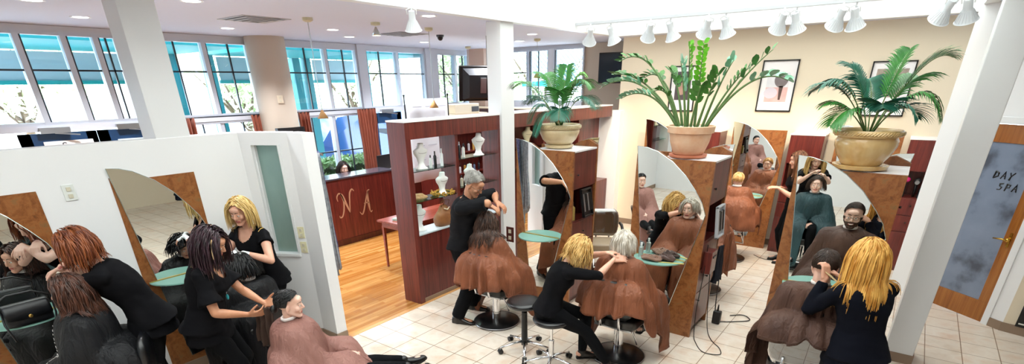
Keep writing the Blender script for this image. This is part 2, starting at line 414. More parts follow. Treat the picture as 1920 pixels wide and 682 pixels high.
    if top:
        o = top.get('off', .011); m = M(); torso(m, o+top.get('loose', 0), top.get('t0', -.12), 1.01 if not top.get('collar') else 2, top.get('hem', .012))
        sl = top.get('sleeve', .55)
        for i in (0, 1):
            m.capsule(P.lerp(N, .93)-rt*.02*(1-2*i), SJ[i], .055*k+o, (.058 if male else .050)*k+o)
            a, e, w = arms[i]
            if sl <= 1:
                q = a.lerp(e, sl); r1 = .046*k+o*1.5+top.get('cuff', .008); m.tube([a, a.lerp(q, .5), q], [.050*k+o, .048*k+o, r1], 16) if not male else m.tube([a, a.lerp(q, .5), q], [.058*k+o, .056*k+o, .056*k+o+.008], 16)
            else:
                limb(m, a, e, S(ar, o)); q = e.lerp(w, sl-1); m.tube([e-(w-e).normalized()*.02, e.lerp(q, .5), q], [.040*k+o, .037*k+o, (.034-.008*(sl-1))*k+o*.9], 16)
        if top.get('collar'): m.capsule(N-up*.02, N+up*.035*k, .062*k, .058*k)
        if top.get('skirt'):
            z1 = top['skirt']; rs = []
            for j in range(5):
                f = j/4; c = P-V((0, 0, 1))*(z1*f)+V((0, .0, 0)); rs.append(ring(c, rt0, V((0, 1, 0)), (.182+.018*f)*k*girth+o, (.135+.03*f)*k*girth+o))
            m.loft(list(reversed(rs)))
        me = remesh(m, .0095, 4, 'shirt'); foldnoise(me, top.get('fold', .006), top.get('fs', 10))
        nd = top.get('neck', .085); c0 = N+fw*(.075 if not top.get('collar') else .06)*k+up*.02*k; bm = bmesh.new(); bm.from_mesh(me)
        kill = [f for f in bm.faces if ((f.calc_center_median()-c0).dot(rt)/nd)**2+((f.calc_center_median()-c0).dot(up)/(nd*top.get('ndeep', .9)))**2+((f.calc_center_median()-c0).dot(fw)/.13)**2 < 1]
        if kill and not top.get('collar'): bmesh.ops.delete(bm, geom=kill, context='FACES')
        bm.to_mesh(me); bm.free(); F.shirt = put(me, top.get('name', 'shirt'), [top['mat']], root)
    if legs:
        o = legs.get('off', .012); m = M(); torso(m, o*.8, -1, .12)
        for i in (0, 1):
            a, kn, an = lg[i]; limb(m, a, kn, S(th, o)); lo = legs.get('len', .93); w_ = legs.get('wide', 0)
            q = kn.lerp(an, lo); m.tube([kn-(an-kn).normalized()*.02, kn, kn.lerp(q, .35), kn.lerp(q, .7), q], [.052*k+o, .054*k+o, .056*k+o+w_*.3, .046*k+o+w_*.8, .036*k+o+w_], 16)
        me = remesh(m, .011, 4, 'trousers'); foldnoise(me, legs.get('fold', .005), 9); F.trousers = put(me, 'trousers', [legs['mat']], root)
    if shoe:
        for i in (0, 1):
            an = lg[i][2]; fd = V((0, 1, 0)) if fdir is None else (Ri @ V(fdir[i])).normalized()
            make_shoe(an, fd, root, k*(1.08 if male else .95), shoe, legs.get('boot', 0) if legs else 0, F.root, foot_pitch)
    return F
def make_shoe(an, fd, root, k, col, boot, _, heel=0):
    fz = V((fd.x, fd.y, 0)).normalized(); a = fz.cross(V((0, 0, 1))); upv = V((0, 0, 1))
    if abs(fd.z) > .3: upv = a.cross(fd).normalized()*1; fz = fd.normalized()
    g = an-upv*.085*k; m = M(); rs = []
    for (y, w, h, z) in ((-.062,.018,.028,.030),(-.055,.030,.040,.042),(-.02,.036,.052,.052),(.03,.038,.047,.046),(.08,.042,.036,.034),(.125,.044,.029,.026),(.165,.038,.023,.022),(.19,.024,.016,.018),(.198,.010,.008,.014)):
        rs.append(ring(g+fz*y*k+upv*(z*k), a, upv, w*k, h*k, 16, 2.4))
    m.loft(rs); m.capsule(an-upv*.05*k, an+upv*(.01+boot)*k, .041*k, .040*k)
    me = remesh(m, .007, 3, 'shoe'); bm = bmesh.new()
    s = put(me, 'shoe', [mat('leather_'+col, col, .35)], root)
    q = M(); pts = [(-.064,.02),(-.06,.033),(-.02,.037),(.03,.034),(.09,.044),(.13,.047),(.17,.040),(.195,.022),(.203,0)]
    poly = [(x, y) for y, x in pts]+[(-x, y) for y, x in reversed(pts[:-1])]
    q.prism([(x*k, y*k) for x, y in poly], upv*.014*k, g-upv*.004*k, a, fz); q.build('sole', mat('sole_dark', '#1d1a19', .6), s)
    if heel:
        q = M(); q.prism([(x*k, y*k) for x, y in ((-.028,-.06),(.028,-.06),(.026,-.005),(-.026,-.005))], -upv*heel, g, a, fz); q.build('heel', mat('heel_dark', '#1b1817', .5), s)
# ------------------------------------------------------------------ hair
def hair_mat(name, c1, c2, rough=.42):
    if name in MATS: return MATS[name]
    t = NT(name); nz = t.n('ShaderNodeTexNoise', i_Scale=34.0, i_Detail=3.0); t.l(t.coord((1, 1, .25)), nz.inputs['Vector'])
    t.l(t.ramp(nz.outputs[0], [(.35, c1), (.65, c2)]), t.b.inputs['Base Color']); t.b.inputs['Roughness'].default_value = rough
    t.b.inputs['Specular IOR Level'].default_value = .45; MATS[name] = t.m; return t.m
def hair(F, c1, c2, length=.3, n=420, vol=.012, part=0.0, face_open=.62, wave=0, seed=1, r0=.0052, crown=(0, -.02, .12), stiff=.55, name='hair', fringe=0, taper=1.0, back_only=False, jit=.25, mname=None, tips=None, gravity=None, over=0):
    """locks start near the parting, follow the skull down and then hang"""
    rnd = random.Random(seed); k = F.hk; Hi = F.Hm.to_3x3().inverted(); g = (Hi @ V((0, 0, -1))).normalized() if gravity is None else V(gravity)
    E0 = (.080, .099, .090); ec = V((0, -.014, .038)); m = M()
    # colliders (head space): skull, face, neck/shoulders
    Li = F.Hm.inverted(); N = (Li @ F.N)/k; sj = [(Li @ s)/k for s in F.SJ]; Pm = (Li @ F.P.lerp(F.N, .55))/k
    def push(p, lay):
        q = p-ec; d = math.sqrt((q.x/(E0[0]+lay))**2+(q.y/(E0[1]+lay))**2+(q.z/(E0[2]+lay))**2)
        if d < 1: p = ec+q/max(d, 1e-3)
        for a, b, r_ in ((V((0, .015, -.02)), V((0, .01, -.07)), .066+lay*.6), (V((0, -.02, -.08)), N, .055+lay*.5+over*.5), (N, N.lerp(Pm, .5), .098+lay*.5+over), (N.lerp(Pm, .35), Pm, .125+lay*.4+over), (sj[0], sj[1], .066+lay*.4+over)):
            ab = b-a; t = max(0, min(1, (p-a).dot(ab)/max(ab.length_squared, 1e-9))); c = a+ab*t; v = p-c
            if v.length < r_: p = c+(v.normalized() if v.length > 1e-6 else V((0, -1, 0)))*r_
        return p
    for i in range(n):
        # root on the scalp
        while True:
            th = rnd.uniform(0, 2*PI); ph = math.acos(rnd.uniform(-.25, 1))
            d = V((math.sin(ph)*math.sin(th), math.sin(ph)*math.cos(th), math.cos(ph)))       # th=0 forward
            fwdness = math.cos(th)
            if d.z < .55*fwdness+.10 and fwdness > .2: continue
            if d.z < .05 and fwdness > -.15: continue
            break
        lay = rnd.random()*vol+.002; p = ec+V((d.x*(E0[0]+lay), d.y*(E0[1]+lay), d.z*(E0[2]+lay)))
        side = 1 if p.x > part else -1
        flow = V((side*.9, -.45 if d.y < .4 else -.15+fringe*.8, -.1)); flow += V((rnd.gauss(0, jit), rnd.gauss(0, jit), rnd.gauss(0, jit)*.5))
        if d.y < -.2: flow = V((d.x*1.2+rnd.gauss(0, .1), -.5, -.6))
        dr = flow.normalized(); Ls = length*(1+rnd.uniform(-.12, .06))*(1 if d.z > .0 else .82); steps = max(5, int(Ls/.022)); st = Ls/steps
        if length < .09: steps = 4; st = Ls/4
        pts = [p]; w0 = rnd.uniform(0, 6.28); wf = rnd.uniform(.7, 1.3)
        for j in range(steps):
            dr = (dr*stiff+g*(1-stiff)+V((0, 0, 0))).normalized()
            q = p+dr*st
            if wave: q += V((math.sin(w0+j*wf*.9), math.cos(w0+j*wf*.8), 0))*wave
            if (q.y > .025 and abs(q.x) < .080 and q.z < .072 and q.z > -.16 and not fringe): q.x += (.086-abs(q.x))*side*.55; q.y -= .014
            q = push(q, lay)
            if length < .065:
                e_ = q-ec; d_ = math.sqrt((e_.x/(E0[0]+lay))**2+(e_.y/(E0[1]+lay))**2+(e_.z/(E0[2]+lay))**2); q = ec+e_/max(d_, .3)*(1+.010*j)
            dr = (q-p).normalized() if (q-p).length > 1e-5 else dr; p = q; pts.append(p)
        rr = [r0*(1-.75*taper*(j/steps)**2.2) for j in range(steps+1)]; rr[0] = r0*.7
        m.cur = 1 if tips and rnd.random() < tips else 0
        m.tube([F.Hm @ (q*k) for q in pts], rr, 5, flat=.55)
    m.cur = 0
    # the close layer of hair on the skull
    cap = M(); 
    vs = []; NN = 28; MM = 14
    for a in range(MM+1):
        ph = PI*.62*a/MM
        for b in range(NN):
            th = 2*PI*b/NN; lim = 1.0
            ph2 = min(ph, PI*(.30 if math.cos(th) > .55 else .42 if math.cos(th) > .1 else .62)); vs.append(F.Hm @ ((ec+V((math.sin(ph2)*math.sin(th)*(E0[0]+.004), math.sin(ph2)*math.cos(th)*(E0[1]+.002), math.cos(ph2)*(E0[2]+.004))))*k))
    fs = [(a*NN+b, a*NN+(b+1) % NN, (a+1)*NN+(b+1) % NN, (a+1)*NN+b) for a in range(MM) for b in range(NN)]
    m.add(vs, fs)
    ms = [hair_mat(mname or ('hair'+c1+c2), c1, c2)]
    if tips: ms.append(hair_mat('hairtip'+(mname or c1), '#d9b27c', '#efd2a0'))
    return m.build(name, None, F.root, smooth=True, fix=False, mats=ms)
def glasses(F, col='#15120f', r=.021, y=.102):
    m = M(); k = F.hk
    for s in (-1, 1):
        pts = [F.Hm @ (V((s*.031+math.cos(a)*r*1.15, y-.004-abs(math.cos(a)*r)*.1, .000+math.sin(a)*r*.82))*k) for a in [2*PI*j/20 for j in range(20)]]
        m.tube(pts, .0015, 6, closed=True); m.tube([F.Hm @ (V(q)*k) for q in ((s*.055, y-.008, .006), (s*.074, .06, .006), (s*.079, .0, .004))], .0016, 6)
    m.tube([F.Hm @ (V(q)*k) for q in ((-.009, y, .002), (0, y+.003, .005), (.009, y, .002))], .002, 6)
    return m.build('glasses', mat('frame_'+col, col, .3), F.root, smooth=True)
# ------------------------------------------------------------------ salon cape (draped by walking cloth lines over what is underneath)
def cape(F, m_, cols, L0=.85, seed=0, folds=11, amp=.035, corner=.12, name='cape', trim=None, nA=132, step=.026, side_l=0.0, front=1.0, back=1.0):
    rnd = random.Random(seed); N = F.N; up = F.up; ph = rnd.uniform(0, 6); neck = F.N+up*.05
    steps = int(L0/step); grid = []
    for a in range(nA):
        th = 2*PI*a/nA; dx, dy = math.sin(th), math.cos(th)
        L = L0*(1+corner*abs(math.sin(2*th+.3))*1.0+.04*math.sin(3*th+ph))*(front if dy > .3 else back if dy < -.3 else 1+side_l); st = L/steps
        p = neck+F.rt*dx*.060+F.fw*dy*.056; dr = (F.rt*dx+F.fw*dy+V((0, 0, -.35))).normalized(); line = [p.copy()]
        out = V((dx, dy, 0))
        for j in range(steps):
            dr = (dr*.60+V((0, 0, -1))*.40+out*.02).normalized(); q = p+dr*st; hit = 0
            for (A, B, r1, r2) in cols:
                ab = B-A; t = max(0, min(1, (q-A).dot(ab)/max(ab.length_squared, 1e-9))); c = A+ab*t; rr = r1+(r2-r1)*t+.022; v = q-c
                if v.length < rr: q = c+(v.normalized() if v.length > 1e-6 else out)*rr; hit = 1
            if hit: q += out*st*.30
            dr = (q-p).normalized() if (q-p).length > 1e-6 else dr; p = q; line.append(p.copy())
        grid.append(line)
    # even out between neighbouring lines, then add the folds
    for it in range(5):
        g2 = [[(grid[a-1][j]+grid[a][j]*2+grid[(a+1) % nA][j])/4 for j in range(steps+1)] for a in range(nA)]; grid = g2
    for a in range(nA):
        th = 2*PI*a/nA; cen = V((N.x, N.y, 0))
        for j in range(1, steps+1):
            f = max(0, (j/steps-.12))**1.15; p = grid[a][j]; o = V((p.x-cen.x, p.y-cen.y, 0)); o = o.normalized() if o.length > 1e-5 else V((0, 1, 0))
            w = math.sin(folds*th+ph+1.4*math.sin(2*th+ph)+.6*noise.noise(p*3))+.45*math.sin((folds*2+1)*th+ph*2+j*.05); n_ = noise.noise(p*7+V((seed, 0, 0)))
            grid[a][j] = p+o*(amp*f*w+.018*n_*min(1, f*2))+V((0, 0, .02*n_*f))
    for a in range(nA):
        for j in range(2, steps+1):
            q = grid[a][j]
            for _ in (0, 1):
                for (A, B, r1, r2) in cols:
                    ab = B-A; t = max(0, min(1, (q-A).dot(ab)/max(ab.length_squared, 1e-9))); c = A+ab*t; rr = r1+(r2-r1)*t+.010; v = q-c
                    if v.length < rr: q = c+(v.normalized() if v.length > 1e-6 else V((0, 0, 1)))*rr
            grid[a][j] = q
    g2 = [[(grid[a-1][j]+grid[a][j]*2+grid[(a+1) % nA][j])/4 if j else grid[a][j] for j in range(steps+1)] for a in range(nA)]; grid = g2
    m = M(); vs = [grid[a][j] for a in range(nA) for j in range(steps+1)]; S1 = steps+1
    fs = [(a*S1+j, ((a+1) % nA)*S1+j, ((a+1) % nA)*S1+j+1, a*S1+j+1) for a in range(nA) for j in range(steps)]
    m.add(vs, fs); m.mi = []
    for a in range(nA):
        for j in range(steps): m.mi.append(1 if (trim and j >= steps-1) else 0)
    ob = m.build(name, None, F.root, smooth=True, fix=True, mats=[m_]+([trim] if trim else []))
    md = ob.modifiers.new('t', 'SOLIDIFY'); md.thickness = .003
    c = M(); c.tube([neck+F.rt*math.sin(t)*.056+F.fw*math.cos(t)*.052+up*.012 for t in [2*PI*i/24 for i in range(24)]], .011, 8, closed=True, flat=1.5)
    c.build('cape_collar', mat('neck_strip', '#e8e0dc', .6), F.root, smooth=True)
    # hem stitching line
    h = M(); h.tube([grid[a][steps-1]+V((0, 0, .002)) for a in range(nA)], .0035, 5, closed=True); h.build('hem', m_, ob, smooth=True)
    F.cape = ob; F.grid = grid; return ob
def seated_cols(F, chair=None, extra=()):
    """what lies under the cape: shoulders, arms, lap, shins and the chair's back and arms, in figure space"""
    c = [(F.P, F.N, .165, .10), (F.SJ[0], F.SJ[1], .075, .075)]
    for a, e, w in F.arms: c += [(a, e, .075, .068), (e, w, .066, .06)]
    for h, kn, an in F.legs: c += [(h, kn, .10, .075), (kn, an, .07, .045)]
    return c+list(extra)
# ================================================================== camera, light, render look
CAM = bpy.data.cameras.new('camera'); cam = bpy.data.objects.new('camera', CAM); C.objects.link(cam); sc.camera = cam
def cam_setup():
    f, c, pitch, roll, yaw, cx = 945.423, 606.785, R(25.35021), R(-.77644), R(37.0019), 960.58
    fw = V((-math.sin(yaw)*math.cos(pitch), math.cos(yaw)*math.cos(pitch), -math.sin(pitch))); r = V((math.cos(yaw), math.sin(yaw), 0)); u = r.cross(fw)
    r2 = r*math.cos(roll)+u*math.sin(roll); u2 = -r*math.sin(roll)+u*math.cos(roll)
    m = Matrix((r2, u2, -fw)).transposed().to_4x4(); m.translation = V((0, 0, 2.6)); cam.matrix_world = m
    CAM.sensor_width = 36; CAM.lens = f*36/1920; CAM.shift_x = (960-cx)/1920; CAM.shift_y = (c-341)/1920; CAM.clip_end = 200; CAM.clip_start = .05
cam_setup()
vs_ = sc.view_settings; vs_.view_transform = 'Standard'; vs_.look = 'None'; vs_.gamma = 1; vs_.exposure = .88; vs_.use_curve_mapping = False
w = bpy.data.worlds.new('sky'); sc.world = w; w.use_nodes = True
bg = w.node_tree.nodes['Background']; bg.inputs[0].default_value = (.80, .91, 1, 1); bg.inputs[1].default_value = 8.0
def light(name, kind, loc, power, col=(1, 1, 1), rot=None, size=.1, spot=None, target=None, size_y=None):
    L = bpy.data.lights.new(name, kind); L.energy = power; L.color = col
    if kind == 'AREA':
        L.size = size
        if size_y: L.shape = 'RECTANGLE'; L.size_y = size_y
    elif kind in ('POINT', 'SPOT'): L.shadow_soft_size = size
    if spot: L.spot_size = spot; L.spot_blend = .6
    o = bpy.data.objects.new(name, L); C.objects.link(o); o.location = loc
    if target is not None: o.rotation_euler = (V(target)-V(loc)).to_track_quat('-Z', 'Y').to_euler()
    elif rot: o.rotation_euler = rot
    return o

# ================================================================== shared materials
white = mat('wall_white', '#e9eaec', .6, bump=(60, .06, .002)); cream = mat('wall_cream', '#e6d9c2', .6, bump=(60, .06, .002)); tan = mat('wall_tan', '#bfb4a6', .6)
ceil_m = mat('ceiling_white', '#d8def2', .7); trim_m = mat('white_paint', '#e6e8ea', .4); base_m = mat('baseboard_taupe', '#8f7966', .45)
dwood = wood_mat('mahogany_laminate', '#3a1210', '#5a1f1a', '#742e25'); dwood_y = wood_mat('mahogany_laminate_long', '#3a1210', '#5a1f1a', '#742e25', axis='y')
rust = rust_mat(); mirror = mat('mirror_silver', '#f2f6f4', .0, metal=1); chrome = mat('chrome', '#e8e8ea', .12, metal=1); black_v = mat('black_vinyl', '#121316', .28, spec=.6)
blackm = mat('black_plastic', '#0e0e10', .4); steel = mat('brushed_steel', '#b9bcc0', .3, metal=1); whitetop = mat('white_laminate', '#f2eff0', .3)
frost = mat('frosted_teal_glass', '#9fd0c4', .22, trans=.35, ior=1.2); alu = mat('window_aluminium', '#c9d0dc', .35, metal=.3); darkframe = mat('dark_bronze', '#1b2430', .35)
def glass_m(name, tint=(1, 1, 1, 1), k=.12):
    if name in MATS: return MATS[name]
    t = NT(name); t.t.nodes.remove(t.b); out = t.t.nodes['Material Output']
    tr = t.n('ShaderNodeBsdfTransparent'); tr.inputs[0].default_value = tint; gl = t.n('ShaderNodeBsdfGlossy'); gl.inputs['Roughness'].default_value = .01
    fr = t.n('ShaderNodeFresnel'); fr.inputs[0].default_value = 1.45; mm = t.n('ShaderNodeMath', operation='MULTIPLY'); mm.inputs[1].default_value = k*8
    mx = t.n('ShaderNodeMixShader'); t.l(fr.outputs[0], mm.inputs[0]); t.l(mm.outputs[0], mx.inputs[0]); t.l(tr.outputs[0], mx.inputs[1]); t.l(gl.outputs[0], mx.inputs[2]); t.l(mx.outputs[0], out.inputs[0])
    MATS[name] = t.m; return t.m
pane_g = glass_m('window_glass', (.93, .97, 1, 1), .1); shelf_g = glass_m('shelf_glass', (.72, .95, .88, 1), .12)
CZ = 3.35; XW = -9.1; YB = 10.4; XR = .52

# ================================================================== the room
def slab(x0, y0, x1, y1, z0, z1): return M().box((x0, y0, z0), (x1, y1, z1))
fl_ = M(); fl_.box((-4.61, -3.2, -.12), (4.2, 9.9, 0)); fl_.box((-5.4, -3.2, -.12), (-4.61, 2.9, 0)); struct('floor', fl_, tile_mat())
fl_ = M(); fl_.box((XW-.1, 2.9, -.12), (-4.61, YB+.2, 0)); fl_.box((XW-.1, -3.2, -.12), (-5.4, 2.9, 0)); struct('floor', fl_, plank_mat())
cl = M(); cl.box((XW-.15, -3.2, CZ), (-4.66, YB+.3, CZ+.12)); cl.box((-4.66, 9.31, CZ), (.39, YB+.3, CZ+.12)); cl.box((.39, -3.2, CZ), (4.2, YB, CZ+.12)); cl.box((-4.66, -3.2, CZ), (.39, -2.31, CZ+.12))
struct('ceiling', cl, ceil_m)
# light well: upper walls that rise above the opening
up_ = M(); up_.box((-4.67, -2.32, CZ-.01), (-4.55, 9.32, 5.6)); struct('trim_1', up_, trim_m)
up_ = M(); up_.box((-4.55, 9.2, CZ-.01), (.28, 9.32, 5.6)); struct('trim_2', up_, trim_m)
up_ = M(); up_.box((.28, -2.32, CZ-.01), (.4, 9.32, 5.6)); struct('trim_3', up_, trim_m)
up_ = M(); up_.box((-4.55, -2.32, CZ-.01), (.28, -2.2, 5.6)); struct('trim_4', up_, trim_m)
# skylight frame over the well
sk_ = M()
for i in range(6): x = -4.55+4.83*i/5; sk_.box((x-.04, -2.3, 5.5), (x+.04, 9.3, 5.62))
for j in range(9): y = -2.2+11.4*j/8; sk_.box((-4.6, y-.04, 5.5), (.33, y+.04, 5.62))
struct('trim_5', sk_, trim_m)
skt = NT('added_sky_dimmer'); skt.t.nodes.remove(skt.b); _tr = skt.n('ShaderNodeBsdfTransparent'); _tr.inputs[0].default_value = (.62, .595, .555, 1); skt.l(_tr.outputs[0], skt.t.nodes['Material Output'].inputs[0])  # unseen pane added over the well to dim and warm the sky light
struct('window_40', slab(-4.6, -2.25, .33, 9.25, 5.62, 5.63), skt.m)
# columns
struct('trim_6', slab(-4.84, 5.93, -4.6, 6.22, 0, CZ), trim_m, bevel=.006)
struct('trim_7', slab(.315, 5.92, .55, 6.2, 0, CZ), trim_m, bevel=.006)
struct('trim_8', slab(-5.62, 1.90, -5.335, 2.19, 2.2, CZ), trim_m, bevel=.006)
struct('baseboard_column', slab(.305, 5.91, .56, 6.21, 0, .1), base_m)
struct('trim_9', M().lathe([(.30, 0), (.30, CZ)], (-8.83, 5.12, 0), 40, sx=1.05, sy=1.0), tan, smooth=True)
# picture wall and its neighbours
struct('wall_back', slab(-4.62, 9.6, .64, 9.72, 0, CZ), cream)
struct('wall_back_end', slab(-4.615, 9.73, -4.5, YB, 0, CZ-.01), tan)
struct('wall_window_end', slab(-5.85, YB, -4.5, YB+.12, 0, CZ-.005), tan)
struct('wall_low_back', slab(-5.1, 9.42, -4.5, 9.62, 0, 2.14), white, bevel=.004)
struct('baseboard_back', M().box((-4.5, 9.585, 0), (.52, 9.6, .1)), base_m)
struct('baseboard_low_back', M().box((-5.1, 9.405, 0), (-4.485, 9.42, .1)), base_m)
struct('wall_right_back', slab(.64, 8.3, .76, 9.72, 0, CZ), white)
# angled wall with the day spa door
DS = V((.52, 8.17, 0)); DD = V((.76, -.65, 0)).normalized(); DN = V((-DD.y, DD.x, 0))   # along, behind
def dsp(m, s0, s1, t0, t1, z0, z1):
    m.prism([(s0, z0), (s1, z0), (s1, z1), (s0, z1)], DN*(t1-t0), DS+DN*t0, DD, (0, 0, 1)); return m
m = M(); dsp(m, .95, 1.09, 0, .12, 0, CZ); dsp(m, -.35, -.05, 0, .12, 0, CZ); dsp(m, -.05, .95, 0, .12, 2.21, CZ); struct('wall_right_angled', m, white)
m = M(); dsp(m, .885, .955, -.015, .1, 0, 2.15); dsp(m, -.06, .0, -.015, .1, 0, 2.15); dsp(m, -.06, .955, -.016, .101, 2.15, 2.22); struct('trim_10', m, trim_m)
struct('wall_right', M().prism([(0, 0), (3.0, 0), (3.0, CZ), (0, CZ)], V((-.1, .12, 0)), DS+DD*1.09, V((.96, -.28, 0)).normalized(), (0, 0, 1)), cream)
m = M(); dsp(m, .955, 1.10, -.012, .0, 0, .1); struct('baseboard_right_angled', m, base_m)
struct('baseboard_right', M().prism([(-.01, 0), (2.9, 0), (2.9, .1), (-.01, .1)], V((-.004, -.014, 0)), DS+DD*1.09, V((.96, -.28, 0)).normalized(), (0, 0, 1)), base_m)
struct('wall_far_right', slab(4.1, -3.2, 4.2, 8, 0, CZ), cream); struct('wall_front', slab(XW-.1, -3.3, 4.2, -3.2, 0, CZ), white)
# half-height wall on the left, its angled return with a frosted window
struct('wall_left', slab(-5.47, -3.2, -5.33, 2.62, 0, 2.21), white, bevel=.004)
A0, A1 = V((-5.33, 2.62, 0)), V((-4.88, 2.87, 0)); AD = (A1-A0).normalized(); AL = (A1-A0).length; AN = V((-AD.y, AD.x, 0))
m = M()
def ap(m, s0, s1, z0, z1, t0=0, t1=.13): m.prism([(s0, z0), (s1, z0), (s1, z1), (s0, z1)], AN*(t1-t0), A0+AN*t0, AD, (0, 0, 1)); return m
ap(m, -.06, .11, 0, 2.21); ap(m, .41, AL, 0, 2.21); ap(m, .11, .41, 0, .98); ap(m, .11, .41, 2.09, 2.21); struct('wall_left_angled', m, white)
struct('wall_left_end', slab(-4.885, 2.87, -4.62, 3.0, 0, 2.21), white)
m = M(); ap(m, -.02, AL+.01, 0, .1, -.012, 0); m.box((-4.89, 2.857, 0), (-4.61, 2.87, .1)); m.box((-4.62, 2.857, 0), (-4.608, 3.0, .1)); struct('baseboard_left_angled', m, base_m)
struct('baseboard_left', slab(-5.33, -3.2, -5.318, 2.6, 0, .1), base_m)
m = M(); ap(m, .11, .41, .98, 2.09, .07, .08)
wnd = struct('window_1', m, mat('frosted_pane', '#a9c4be', .35, trans=.5, noise_=(3, '#8fb2ab', (1, 1, .4))))
fm = M(); ap(fm, .10, .125, .97, 2.1, .03, .1); ap(fm, .395, .42, .97, 2.1, -.01, .1); ap(fm, .10, .42, .955, .985, -.02, .1); fm.build('window_frame', trim_m, wnd)
# threshold between tiles and planks
struct('trim_11', slab(-4.66, 3.0, -4.60, 9.4, 0, .004), wood_mat('threshold_oak', '#a8642a', '#c58a4c', '#d7a468', axis='y'))

# ================================================================== window wall (left) and back windows
def window(n, y0, y1, z0, z1, muntins=(), hz=(2.84,), wall='L', fr=.032, dark=True):
    m = M(); g = M(); P = (lambda a, z, t: (XW+t, a, z)) if wall == 'L' else (lambda a, z, t: (a, YB-t, z))
    def bx(mm, a0, a1, b0, b1, t0, t1): mm.box(P(a0, b0, t0), P(a1, b1, t1))
    bx(m, y0, y0+fr, z0, z1, -.06, .05); bx(m, y1-fr, y1, z0, z1, -.06, .05); bx(m, y0+fr, y1-fr, z0, z0+fr, -.06, .046); bx(m, y0+fr, y1-fr, z1-fr, z1, -.06, .046)
    o = struct('window_%d' % n, m, alu)
    m = M()
    for a in muntins: bx(m, a-.010, a+.010, z0+fr, z1-fr, .0, .03)
    for h in hz: bx(m, y0+fr, y1-fr, h-.011, h+.011, .0, .03)
    bx(m, y0+fr, y0+fr+.02, z0+fr, z1-fr, -.02, .035)
    m.build('glazing_bar', darkframe, o)
    bx(g, y0+fr, y1-fr, z0+fr, z1-fr, -.02, -.012); g.build('pane', pane_g, o); return o
ed = [1.58, 2.04, 2.51, 2.86, 3.12, 3.62, 4.22, 4.84]; n = 2
for a, b, mu in ((1.0, 2.04, (1.5,)), (2.04, 2.51, ()), (2.51, 2.86, ()), (2.86, 3.12, (2.98,)), (3.12, 4.24, (3.82,)), (4.24, 4.95, (4.62,)), (5.32, 6.39, (5.97,)), (6.39, 7.10, (6.78,)), (7.30, 8.13, (7.66,)), (8.13, 8.93, ()), (9.30, 9.92, (9.54,)), (9.92, 10.38, (10.2,))):
    window(n, a, b, 2.2, CZ-.08, mu); n += 1
for a, b, mu, hz in ((3.66, 4.24, (3.95,), (1.5,)), (4.24, 4.95, (4.6,), (1.5,)), (5.32, 6.36, (5.9,), (1.45,)), (6.36, 7.1, (6.72,), (1.45,)), (8.2, 8.93, (), (1.45,)), (9.3, 10.38, (9.8,), (1.5,))):
    window(n, a, b, .55, 2.12, mu, hz); n += 1
m = M()
for a, b in ((4.95, 5.32), (7.10, 7.30), (8.93, 9.30), (-3.2, 1.0)): m.box((XW-.1, a, 0), (XW+.08, b, CZ-.002))
m.box((XW-.095, 1.0, 2.125), (XW+.06, YB, 2.2)); m.box((XW-.09, 1, CZ-.08), (XW+.04, YB, CZ-.004)); m.box((XW-.09, 3.6, 0), (XW+.065, 7.1, .55)); m.box((XW-.09, 8.13, 0), (XW+.065, YB, .55))
struct('wall_window', m, mat('frame_grey', '#cdd3de', .45))
for i, (a, b, mu) in enumerate(((-9.0, -7.28, (-8.1,)), (-7.26, -6.72, (-7.0,)), (-6.60, -5.85, ()))):
    window(n, a, b, 2.24, CZ-.06, mu, (2.84,) if i < 1 else (), 'B'); n += 1
m = M(); m.box((XW+.1, YB-.06, 0), (-5.86, YB+.1, 2.24)); m.box((XW+.1, YB-.02, CZ-.06), (-5.86, YB+.1, CZ-.003)); m.box((-6.72, YB-.056, 2.24), (-6.6, YB+.095, CZ-.06)); struct('wall_window_back', m, mat('frame_grey', '#cdd3de', .45))
struct('trim_12', slab(-8.75, 10.0, -8.25, YB, 2.1, CZ), mat('pink_plaster', '#d3b3a0', .6))
# entrance doors below the transom on the left
blue = mat('door_blue', '#1c3f66', .35)
def glassdoor(nm, y0, y1, z1=2.1, st=.12, m_=blue):
    m = M(); m.box((XW-.03, y0, 0), (XW+.03, y0+st, z1)); m.box((XW-.03, y1-st, 0), (XW+.03, y1, z1)); m.box((XW-.03, y0, z1-.2), (XW+.03, y1, z1)); m.box((XW-.03, y0, 0), (XW+.03, y1, .25))
    o = struct(nm, m, m_); M().box((XW-.01, y0+st, .25), (XW+.0, y1-st, z1-.2)).build('pane', pane_g, o)
    c = M(); c.box((XW+.04, (y0+y1)/2-.2, z1+.0), (XW+.11, (y0+y1)/2+.12, z1+.07)); c.beam((XW+.08, (y0+y1)/2-.05, z1), (XW+.14, (y0+y1)/2+.2, z1-.03), .02, .015); c.build('door_closer', steel, o)
    M().tube([(XW+.09, y1-st*.6, .8), (XW+.09, y1-st*.6, 1.4)], .012).build('door_handle', steel, o); return o
glassdoor('door_1', 1.70, 2.53); d2 = glassdoor('door_2', 2.55, 3.38); glassdoor('door_3', 7.32, 8.1)
s = thing('door_sign', 'white shop sign with lettering seen in reverse through the blue entrance door', 'sign', (XW+.035, 2.2, 1.93))
M().box((0, -.28, -.07), (.006, .26, .07)).build('sign_panel', mat('sign_white', '#eef0f2', .5), s)
text('sign_letters', 'Sun', .13, mat('sign_grey', '#55585e', .5), s, (.008, .0, 0), (R(90), 0, R(-90)), sx=1).scale = (-1, 1, 1)
tag(M().box((XW+.032, 2.75, 1.86), (XW+.038, 3.2, 1.97)).build('door_notice', mat('notice_blue', '#cfe3ee', .5)), 'pale notice strip taped inside the second blue entrance door', 'notice')
